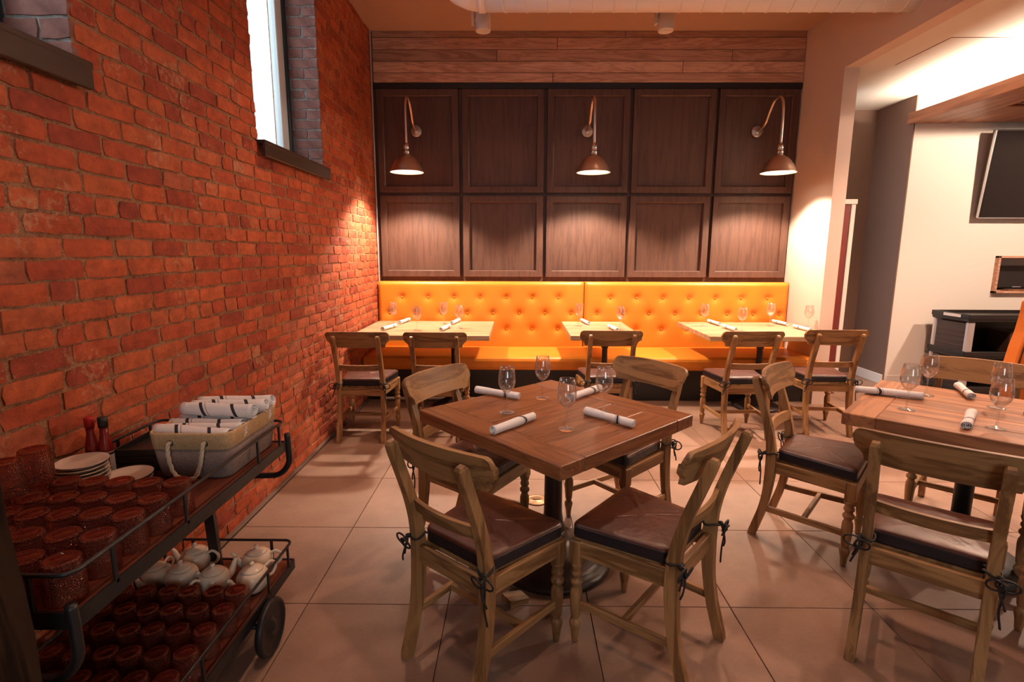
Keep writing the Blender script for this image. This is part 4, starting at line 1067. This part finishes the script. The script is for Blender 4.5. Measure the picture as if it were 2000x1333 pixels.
# wheels on axles
for yy in (0.232, -0.36):
    MB().tube([(-hw + 0.02, yy, 0.106), (hw + 0.05, yy, 0.106)], 0.010, 10).build('axle', M_iron, ct)
    ab = MB()
    for sx in (-1, 1): ab.box((sx * (hw - 0.06), yy, 0.135), (0.02, 0.03, 0.09))
    ab.build('axle_bracket', M_iron, ct)
    for sx in (-1, 1):
        Mw = Matrix.Translation((sx * (hw + 0.03 if sx > 0 else hw - 0.06), yy, 0.106)) @ Matrix.Rotation(PI / 2, 4, 'Y')
        wh = MB().lathe([(0.088, -0.012), (0.100, -0.012), (0.104, -0.006), (0.104, 0.006), (0.100, 0.012), (0.088, 0.012), (0.086, 0.006), (0.03, 0.004), (0.026, 0.014), (0.010, 0.016), (0.0, 0.016)], 40, mat=Mw, ends=False)
        wh.lathe([(0.0, -0.016), (0.026, -0.014), (0.03, -0.004), (0.086, -0.006), (0.088, -0.012)], 40, mat=Mw, ends=False)
        wh.build('wheel', M_iron, ct, fix=True)
ORD = ('first', 'second', 'third', 'fourth', 'fifth', 'sixth', 'seventh')
# ---- tumblers turned upside down in rows
def tumbler_mesh(rt, rb2, h):
    pr = [(rb2 - 0.003, 0.0), (rb2, 0.0015), (rb2 + 0.0005, 0.008), (rt + 0.003, h * 0.45), (rt + 0.002, h * 0.80), (rt, h * 0.90), (rt - 0.002, h * 0.92), (rt, h * 0.94), (rt, h * 0.965), (rt - 0.003, h * 0.995), (rt - 0.007, h)]
    top = [(rt - 0.010, h), (rt - 0.013, h - 0.003), (rt - 0.016, h - 0.003), (rt - 0.018, h - 0.0015), (0.0, h - 0.0015)]
    a = MB().lathe(pr, 28, ends=False).mesh('tumbler', M_tumbler); b = MB().lathe([pr[-1]] + top, 28, ends=False).mesh('tumbler_base', M_tumbler2)
    return a, b
TU = tumbler_mesh(0.038, 0.0405, 0.098)
TL = tumbler_mesh(0.035, 0.0395, 0.088)
def tumbler(x, y, z, src, label, grp):
    o = bpy.data.objects.new('glass_tumbler', src[0]); C.objects.link(o); o.location = (x, y, z); o.rotation_euler = (0, 0, random.uniform(0, 6))
    b = bpy.data.objects.new('glass_base', src[1]); C.objects.link(b); b.parent = o
    return tag(o, label, 'tumbler', grp)
cols_ = [-1.008, -1.095, -1.181, -1.258, -1.343]
for i, x in enumerate(cols_):
    for j, y in enumerate((1.072, 1.175, 1.275, 1.370, 1.470)):
        tumbler(x + random.uniform(-.003, .003), y + random.uniform(-.004, .004), ZU + 0.0005, TU, 'plum tumbler on cart top, %s row from the plates, %s from outer rail' % (ORD[4 - j], ORD[i]), 'tumblers on the top shelf of the cart')
for (x, y) in ((-1.423, 1.469), (-1.423, 1.372), (-1.423, 1.275)):
    tumbler(x, y, ZU + 0.0005, TU, 'plum tumbler on the cart top in the column by the bricks, %s from the plates' % ('first' if y > 1.42 else 'second' if y > 1.3 else 'third'), 'lower stacked tumblers')
    if y > 1.3: tumbler(x + 0.004, y, ZU + 0.0995, TU, 'plum tumbler standing on another one %s' % ('beside the plates' if y > 1.42 else 'at the left edge of the photo'), 'upper stacked tumblers')
for j, y in enumerate((1.10, 1.20, 1.30, 1.36 + 0.04, 1.50, 1.60, 1.70)):
    for i, x in enumerate(cols_ + [-1.428]):
        if j == 6 and i == 0: continue
        tumbler(x + random.uniform(-.003, .003), y + 0.03 + random.uniform(-.004, .004), ZL + 0.0005, TL, 'plum tumbler on lower shelf, %s row from the teapots, %s from outer rail' % (ORD[6 - j], ORD[i]), 'tumblers on the lower shelf of the cart')
tumbler(-1.006, 1.722, ZL + 0.0005, TU, 'taller plum tumbler at the front corner beside the teapots', 'tumblers on the lower shelf of the cart')
# ---- plates
def plate_mesh(r): return MB().lathe([(0.0, 0.002), (r * 0.55, 0.002), (r * 0.57, 0.0), (r * 0.62, 0.0), (r * 0.64, 0.003), (r * 0.85, 0.008), (r, 0.0155), (r * 1.005, 0.0175), (r * 0.99, 0.018), (r * 0.85, 0.0115), (r * 0.66, 0.0065), (0.0, 0.006)], 48, ends=False).mesh('side_plate', M_plate)
pm = plate_mesh(0.072)
for k in range(8):
    o = bpy.data.objects.new('side_plate', pm); C.objects.link(o); o.location = (-1.400 + random.uniform(-.002, .002), 1.603 + random.uniform(-.002, .002), ZU + 0.0005 + k * 0.0125)
    tag(o, 'cream plate on top of the tall stack by the sauce bottles' if k == 7 else 'cream plate in the tall stack by the sauce bottles, %s from the top' % (ORD + ('eighth',))[7 - k], 'plate', 'plates in the tall stack')
for k in range(3):
    o = bpy.data.objects.new('side_plate', pm); C.objects.link(o); o.location = (-1.290 + 0.002 * k, 1.645, ZU + 0.0005 + k * 0.0125)
    tag(o, 'cream plate on top of the low stack in front of the basket' if k == 2 else 'cream plate in the low stack in front of the basket, %s from the top' % ORD[2 - k], 'plate', 'plates in the low stack')
# ---- sauce bottles
def bottle(x, y, cap, label, H=0.218):
    e = empty('sauce_bottle', (x, y, ZU + 0.0005)); tag(e, label, 'bottle', 'sauce bottles')
    MB().lathe([(0.0, 0.0), (0.019, 0.0), (0.0208, 0.004), (0.0208, 0.105), (0.0195, 0.122), (0.014, 0.150), (0.0125, 0.160), (0.0120, H - 0.03), (0.0, H - 0.03)], 24, ends=False).build('bottle_body', M_sauce, e)
    MB().lathe([(0.0, H - 0.035), (0.0145, H - 0.035), (0.0145, H - 0.002), (0.013, H), (0.0, H)], 20, ends=False).build('cap', cap, e)
    lb = MB().lathe([(0.0212, 0.028), (0.0214, 0.030), (0.0214, 0.086), (0.0212, 0.088)], 24, ends=False).build('paper_label', M_label, e)
    MB().lathe([(0.0216, 0.088), (0.0216, 0.094)], 24, ends=False).build('label_band', M_blackplastic, lb)
    MB().lathe([(0.0216, 0.096), (0.0216, 0.099)], 24, ends=False).build('label_band', M_label, lb)
    p = MB()
    for a0 in (0, 120, 240):
        vs = []
        for q in range(4):
            a = R(a0 - 60 + q * 9)
            for zz in (0.036, 0.080): vs.append((0.0218 * math.cos(a), 0.0218 * math.sin(a), zz))
        p.add(vs, [(k * 2, k * 2 + 2, k * 2 + 3, k * 2 + 1) for k in range(3)])
    p.build('label_print', M_reddoor, lb)
    return e
bottle(-1.396, 1.704, M_blackplastic, 'red hot sauce bottle with a black cap and paper label behind the plates')
bottle(-1.4395, 1.701, M_redcap, 'hot sauce bottle with a red cap standing nearest the bricks')
# ---- dark trays stacked behind the plates
for k in range(3):
    e = MB(); zz = ZU + 0.0008 + k * 0.026
    e.box((0, 0, 0.003), (0.17, 0.27, 0.005), 0.001)
    for s in (-1, 1):
        e.box((s * 0.086, 0, 0.013), (0.005, 0.27, 0.024), 0.001); e.box((0, s * 0.135, 0.013), (0.17, 0.005, 0.024), 0.001)
    o = e.build('serving_tray', M_blackplastic, loc=(-1.352 + 0.005 * k, 1.905, zz)); o.rotation_euler = (0, 0, 0.04 * (k - 1))
    tag(o, ('lowest', 'middle', 'topmost')[k] + ' of the black serving trays stacked behind the basket', 'tray', 'stacked black trays')
# ---- basket with rope handles
bk = empty('storage_basket', (-1.105, 1.875, ZU + 0.001)); tag(bk, 'grey and cream fabric basket with rope handles filled with napkin rolls', 'basket')
def rrect(wx, wy, r, n_=6):
    out = []
    for (sx, sy, a0) in ((1, 1, 0), (-1, 1, 90), (-1, -1, 180), (1, -1, 270)):
        for q in range(n_ + 1):
            a = R(a0 + 90 * q / n_); out.append((sx * (wx - r) + r * math.cos(a), sy * (wy - r) + r * math.sin(a)))
    return out
def shell(levels, mat, name, th=0.006, floor_=False):
    m = MB(); rings = [[Vector((x, y, z)) for x, y in rrect(wx, wy, 0.035)] for wx, wy, z in levels]
    inner = [[Vector((x, y, z)) for x, y in rrect(wx - th, wy - th, 0.03)] for wx, wy, z in levels[::-1]]
    n_ = len(rings[0]); allr = rings + inner; vs = [p for r_ in allr for p in r_]; fs = []
    for i in range(len(allr) - 1):
        for k in range(n_):
            k2 = (k + 1) % n_; fs.append((i * n_ + k, i * n_ + k2, (i + 1) * n_ + k2, (i + 1) * n_ + k))
    if floor_:
        fs.append(tuple(range(n_))[::-1]); fs.append(tuple((len(allr) - 1) * n_ + k for k in range(n_)))
    else:
        i = len(allr) - 1
        for k in range(n_): k2 = (k + 1) % n_; fs.append((i * n_ + k, i * n_ + k2, k2, k))
    m.add(vs, fs, True); return m.build(name, mat, bk)
shell([(0.118, 0.165, 0.0), (0.124, 0.171, 0.008), (0.130, 0.177, 0.05), (0.136, 0.183, 0.108)], M_basket_low, 'lower_body', floor_=True)
shell([(0.1362, 0.1832, 0.108), (0.1372, 0.1842, 0.109), (0.141, 0.188, 0.160), (0.140, 0.187, 0.166)], M_basket_top, 'upper_band')
for s in (-1, 1):
    yb = s * 0.190
    rp = bez([(-0.058, s * 0.176, 0.132), (-0.060, yb + s * 0.006, 0.130), (-0.058, yb + s * 0.014, 0.09), (-0.044, yb + s * 0.016, 0.035), (-0.01, yb + s * 0.016, 0.012), (0.026, yb + s * 0.016, 0.020), (0.046, yb + s * 0.016, 0.06), (0.055, yb + s * 0.014, 0.10), (0.058, yb + s * 0.006, 0.132), (0.056, s * 0.176, 0.134)], 8)
    rm = MB(); nP = len(rp)
    # three twisted strands
    for st3 in range(3):
        pts = []
        for i, p in enumerate(rp):
            t = (rp[min(nP - 1, i + 1)] - rp[max(0, i - 1)]).normalized(); nn_ = Vector((0, 1, 0)); nn_ = (nn_ - t * nn_.dot(t)).normalized() if abs(t.y) < 0.95 else Vector((1, 0, 0)); bb = t.cross(nn_)
            a = i * 0.55 + st3 * 2 * PI / 3; pts.append(p + (nn_ * math.cos(a) + bb * math.sin(a)) * 0.0036)
        rm.tube(pts, 0.0040, 6)
    rm.build('rope_handle', M_rope, bk)
    gm = MB()
    for xx in (-0.060, 0.058): gm.lathe([(0.007, -0.001), (0.011, -0.001), (0.011, 0.002), (0.007, 0.002)], 14, mat=Matrix.Translation((xx, s * 0.186, 0.131)) @ Matrix.Rotation(PI / 2, 4, 'X'), ends=False)
    gm.build('grommet', M_castiron, bk)
G = 'napkin rolls in the basket'
bz = ZU
NB = [  # x, y, z, heading deg, tilt
    (-1.110, 1.735, bz + 0.156, -4, 0.05, 'napkin roll at the near end of the basket above the rope handle'),
    (-1.100, 1.785, bz + 0.150, 2, 0.0, 'napkin roll second from the near end of the basket'),
    (-1.120, 1.835, bz + 0.150, -2, 0.0, 'napkin roll in the middle of the basket half hidden by others'),
    (-1.105, 1.880, bz + 0.154, 2, 0.0, 'lower napkin roll under the pile at the far half of the basket'),
    (-1.110, 1.930, bz + 0.156, 0, 0.0, 'lower napkin roll against the far wall of the basket'),
    (-1.090, 1.862, bz + 0.200, -3, 0.02, 'front napkin roll on top of the pile in the basket'),
    (-1.075, 1.912, bz + 0.201, 3, 0.0, 'middle napkin roll on top of the pile in the basket'),
    (-1.075, 1.962, bz + 0.202, 4, 0.0, 'farthest napkin roll on top of the pile in the basket'),
    (-1.100, 1.979, bz + 0.154, -2, 0.0, 'napkin roll squeezed at the far end of the basket'),
]
for (x, y, z, a_, tl, l) in NB:
    d_ = Vector((math.cos(R(a_)), math.sin(R(a_)))) * 0.1
    napkin((x - d_.x, y - d_.y), (x + d_.x, y + d_.y), l, G, z, NAPB, random.uniform(0, 1.5), 0.99, tl)
# ---- teapots
def make_teapot():
    e = empty('teapot')
    MB().lathe([(0.0, 0.0), (0.030, 0.0), (0.034, 0.003), (0.048, 0.020), (0.055, 0.042), (0.054, 0.058), (0.046, 0.072), (0.038, 0.079), (0.036, 0.078), (0.0, 0.078)], 36, ends=False).build('pot_body', M_cer, e)
    li = MB().lathe([(0.0, 0.078), (0.036, 0.078), (0.037, 0.081), (0.034, 0.084), (0.022, 0.089), (0.010, 0.092), (0.0055, 0.094), (0.0055, 0.098), (0.0085, 0.102), (0.0075, 0.107), (0.0, 0.109)], 28, ends=False).build('lid', M_cer, e)
    h = bez([(0.046, 0, 0.068), (0.066, 0, 0.078), (0.084, 0, 0.066), (0.086, 0, 0.046), (0.072, 0, 0.028), (0.052, 0, 0.026)], 6)
    MB().tube(h, 0.0055, 10, flat=1.0).build('handle', M_cer, e)
    sp = bez([(-0.046, 0, 0.030), (-0.064, 0, 0.040), (-0.074, 0, 0.058), (-0.080, 0, 0.074), (-0.090, 0, 0.082)], 5)
    MB().tube(sp, [0.015 - 0.0095 * k / (len(sp) - 1) for k in range(len(sp))], 12).build('spout', M_cer, e)
    return e
tp = make_teapot()
for i, (x, y, a_, l) in enumerate((( -1.018, 1.862, 55, 'cream teapot nearest the open front corner of the lower shelf'), (-1.060, 1.985, 10, 'cream teapot at the far right corner of the lower shelf'), (-1.163, 1.848, 240, 'cream teapot in the middle of the group with its handle away'), (-1.300, 1.868, 160, 'cream teapot left of the middle with its spout toward the tumblers'), (-1.318, 1.992, 0, 'cream teapot farthest back beside the black leg'), (-1.415, 1.885, 80, 'cream teapot half hidden under the upper shelf'))):
    o = tp if i == 0 else copy_tree(tp)
    o.location = (x, y, ZL + 0.0005); o.rotation_euler = (0, 0, R(a_)); o.scale = (1.08, 1.08, 1.08) if i != 5 else (1.0, 1.0, 1.0)
    tag(o, l, 'teapot', 'teapots on the cart')

# =================================================================== RIGHT SIDE: door, television, niche, station
dr0 = struct(MB().box((3.22, 5.60, 1.0), (0.34, 0.045, 1.96), 0.003).build('door_1', M_reddoor), 'dark red door standing open behind the cream wall')
MB().box((3.42, 5.60, 1.0), (0.045, 0.05, 1.97), 0.004).build('door_edge', M_whitetrim, dr0)
MB().box((3.34, 5.59, 2.01), (0.22, 0.05, 0.05), 0.004).build('door_closer', M_whitetrim, dr0)
tv = empty('television', (5.78, 5.90, 2.32)); tv.rotation_euler = (R(5), 0, 0); tag(tv, 'large black flat television on the white bar wall', 'television')
MB().box((0, 0, 0), (1.62, 0.045, 0.90), 0.006).build('casing', M_blackplastic, tv)
MB().box((0, -0.024, 0.004), (1.59, 0.004, 0.865)).build('screen', M_screen, tv)
bz_ = MB().box((-0.808, -0.012, 0), (0.006, 0.026, 0.89)); bz_.box((0, -0.012, -0.446), (1.61, 0.026, 0.008)); bz_.build('bezel', M_alu, tv)
MB().box((0, 0.05, 0), (0.3, 0.07, 0.3), 0.01).build('wall_bracket', M_blackplastic, tv)
# niche content: small monitor and a folder
mo = empty('terminal_monitor', (5.66, 6.12, NZ0 + 0.025)); tag(mo, 'black terminal monitor leaning in the wall niche', 'monitor')
mm_ = MB().box((0, 0, 0.15), (0.56, 0.03, 0.25), 0.006, mat=Matrix.Rotation(R(-8), 4, 'X')); mm_.build('monitor_case', M_blackplastic, mo)
MB().box((0.02, -0.018, 0.035), (0.10, 0.002, 0.008), mat=Matrix.Rotation(R(-8), 4, 'X')).build('badge', M_alu, mo)
MB().box((0, 0.03, 0.012), (0.24, 0.12, 0.022), 0.004).build('foot', M_blackplastic, mo)
pd = MB().box((0, 0, 0.006), (0.5, 0.10, 0.012), 0.002).build('clipboard', M_canopy, loc=(5.72, 6.02, NZ0 + 0.0255)); tag(pd, 'brown clipboard lying at the front of the wall niche', 'clipboard')
bn = MB().box((0, 0, 0.11), (0.02, 0.16, 0.22), 0.002).build('ring_binder', M_blackplastic, loc=(5.36, 6.12, NZ0 + 0.0255)); bn.rotation_euler = (0, R(-14), 0); tag(bn, 'thin black binder leaning in the left end of the niche', 'binder')
# utility station
us = empty('bus_station', (5.065, 5.60, 0)); tag(us, 'black plastic bussing cart with silver corner posts against the bar wall', 'cart'); us.rotation_euler = (0, 0, 0)
for z in (0.08, 0.45, 0.83):
    sh = MB().box((0, 0, z), (1.0, 0.50, 0.05), 0.012); sh.box((0, -0.245, z + 0.03), (1.0, 0.02, 0.05), 0.004); sh.box((0, 0.245, z + 0.03), (1.0, 0.02, 0.05), 0.004)
    for s in (-1, 1): sh.box((s * 0.49, 0, z + 0.03), (0.02, 0.50, 0.05), 0.004)
    sh.build('shelf', M_blackplastic, us)
for sx in (-1, 1):
    for sy in (-1, 1):
        MB().box((sx * 0.455, sy * 0.215, 0.44), (0.07, 0.05, 0.74), 0.012).build('corner_post', M_alu, us)
for z0 in (0.265, 0.64):
    for sd in (0,):
        MB().box((-0.470, 0, z0), (0.012, 0.38, 0.30), 0.002).build('side_panel', M_brownplastic, us)
        for q in range(4): MB().box((-0.478, 0, z0 - 0.09 + q * 0.05), (0.008, 0.36, 0.010), 0.002).build('panel_rib', M_brownplastic, us)
        MB().box((0, 0.225, z0), (0.86, 0.012, 0.30), 0.002).build('back_panel', M_blackplastic, us)
MB().box((-0.506, -0.03, 0.862), (0.004, 0.22, 0.030)).build('sticker', M_whitetrim, us)
for z0 in (0.855, 0.475): MB().box((0.27, -0.258, z0), (0.28, 0.004, 0.012)).build('label_strip', M_whitetrim, us)
bxx = MB().box((0, 0, 0.11), (0.30, 0.30, 0.22), 0.006).build('storage_tub', M_brownplastic, loc=(5.22, 5.58, 0.4765)); bxx.rotation_euler = (0, 0, 0); tag(bxx, 'grey brown tub on the middle shelf of the bussing cart', 'tub')
# orange booth seat back at the right edge
bo = empty('orange_armchair', (4.62, 4.45, 0)); tag(bo, 'orange leather seat back with stitched seams at the right edge of the photo', 'seat')
pr_ = [(-0.36, 0.10), (-0.44, 0.30), (-0.46, 0.50), (-0.425, 0.72), (-0.395, 0.85), (-0.375, 1.00), (-0.37, 1.10), (-0.34, 1.13), (0.0, 1.14), (0.34, 1.13), (0.37, 1.10), (0.375, 1.00), (0.395, 0.85), (0.425, 0.72), (0.46, 0.50), (0.44, 0.30), (0.36, 0.10)]
m = MB(); secs = []
for yy, s in ((-0.06, 0.97), (-0.05, 0.995), (0.0, 1.0), (0.05, 0.995), (0.06, 0.97)):
    secs.append([Vector((x * s, yy, 0.6 + (z - 0.6) * s)) for x, z in pr_])
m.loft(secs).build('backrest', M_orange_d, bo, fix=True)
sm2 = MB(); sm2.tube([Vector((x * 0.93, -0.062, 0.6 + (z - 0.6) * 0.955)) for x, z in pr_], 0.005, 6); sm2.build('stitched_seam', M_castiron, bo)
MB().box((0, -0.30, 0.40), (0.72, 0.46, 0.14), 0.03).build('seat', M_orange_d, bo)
for sx in (-1, 1):
    for yy in (-0.48, 0.0): MB().lathe([(0.0, 0.0), (0.016, 0.0), (0.024, 0.33), (0.0, 0.33)], 14, c=(sx * 0.30, yy, 0), ends=False).build('leg', M_castiron, bo)
# =================================================================== SMALL FLOOR THINGS
fo = empty('floor_outlet', (0.125, 3.033, 0.0036)); tag(fo, 'round brass floor outlet under the far side of the centre table', 'outlet')
MB().lathe([(0.0, 0.004), (0.040, 0.004), (0.043, 0.002), (0.052, 0.006), (0.066, 0.005), (0.070, 0.0)], 32, ends=False).build('cover_plate', M_brass, fo)
MB().box((0, 0, 0.005), (0.05, 0.006, 0.003)).build('hinge_slot', M_castiron, fo)
wg = MB(); wg.add([(-0.05, -0.035, 0), (0.05, -0.035, 0), (0.05, 0.035, 0), (-0.05, 0.035, 0), (-0.05, -0.035, 0.035), (0.05, -0.035, 0.012), (0.05, 0.035, 0.012), (-0.05, 0.035, 0.035)], [(3, 2, 1, 0), (4, 5, 6, 7), (0, 1, 5, 4), (1, 2, 6, 5), (2, 3, 7, 6), (3, 0, 4, 7)])
wo = wg.build('wooden_wedge', M_oak_x, loc=(0.00, 2.085, 0.0036)); wo.rotation_euler = (0, 0, R(35)); tag(wo, 'small wooden wedge beside the round base of the centre table', 'wedge')
# dark old timber post at the lower left corner of the view
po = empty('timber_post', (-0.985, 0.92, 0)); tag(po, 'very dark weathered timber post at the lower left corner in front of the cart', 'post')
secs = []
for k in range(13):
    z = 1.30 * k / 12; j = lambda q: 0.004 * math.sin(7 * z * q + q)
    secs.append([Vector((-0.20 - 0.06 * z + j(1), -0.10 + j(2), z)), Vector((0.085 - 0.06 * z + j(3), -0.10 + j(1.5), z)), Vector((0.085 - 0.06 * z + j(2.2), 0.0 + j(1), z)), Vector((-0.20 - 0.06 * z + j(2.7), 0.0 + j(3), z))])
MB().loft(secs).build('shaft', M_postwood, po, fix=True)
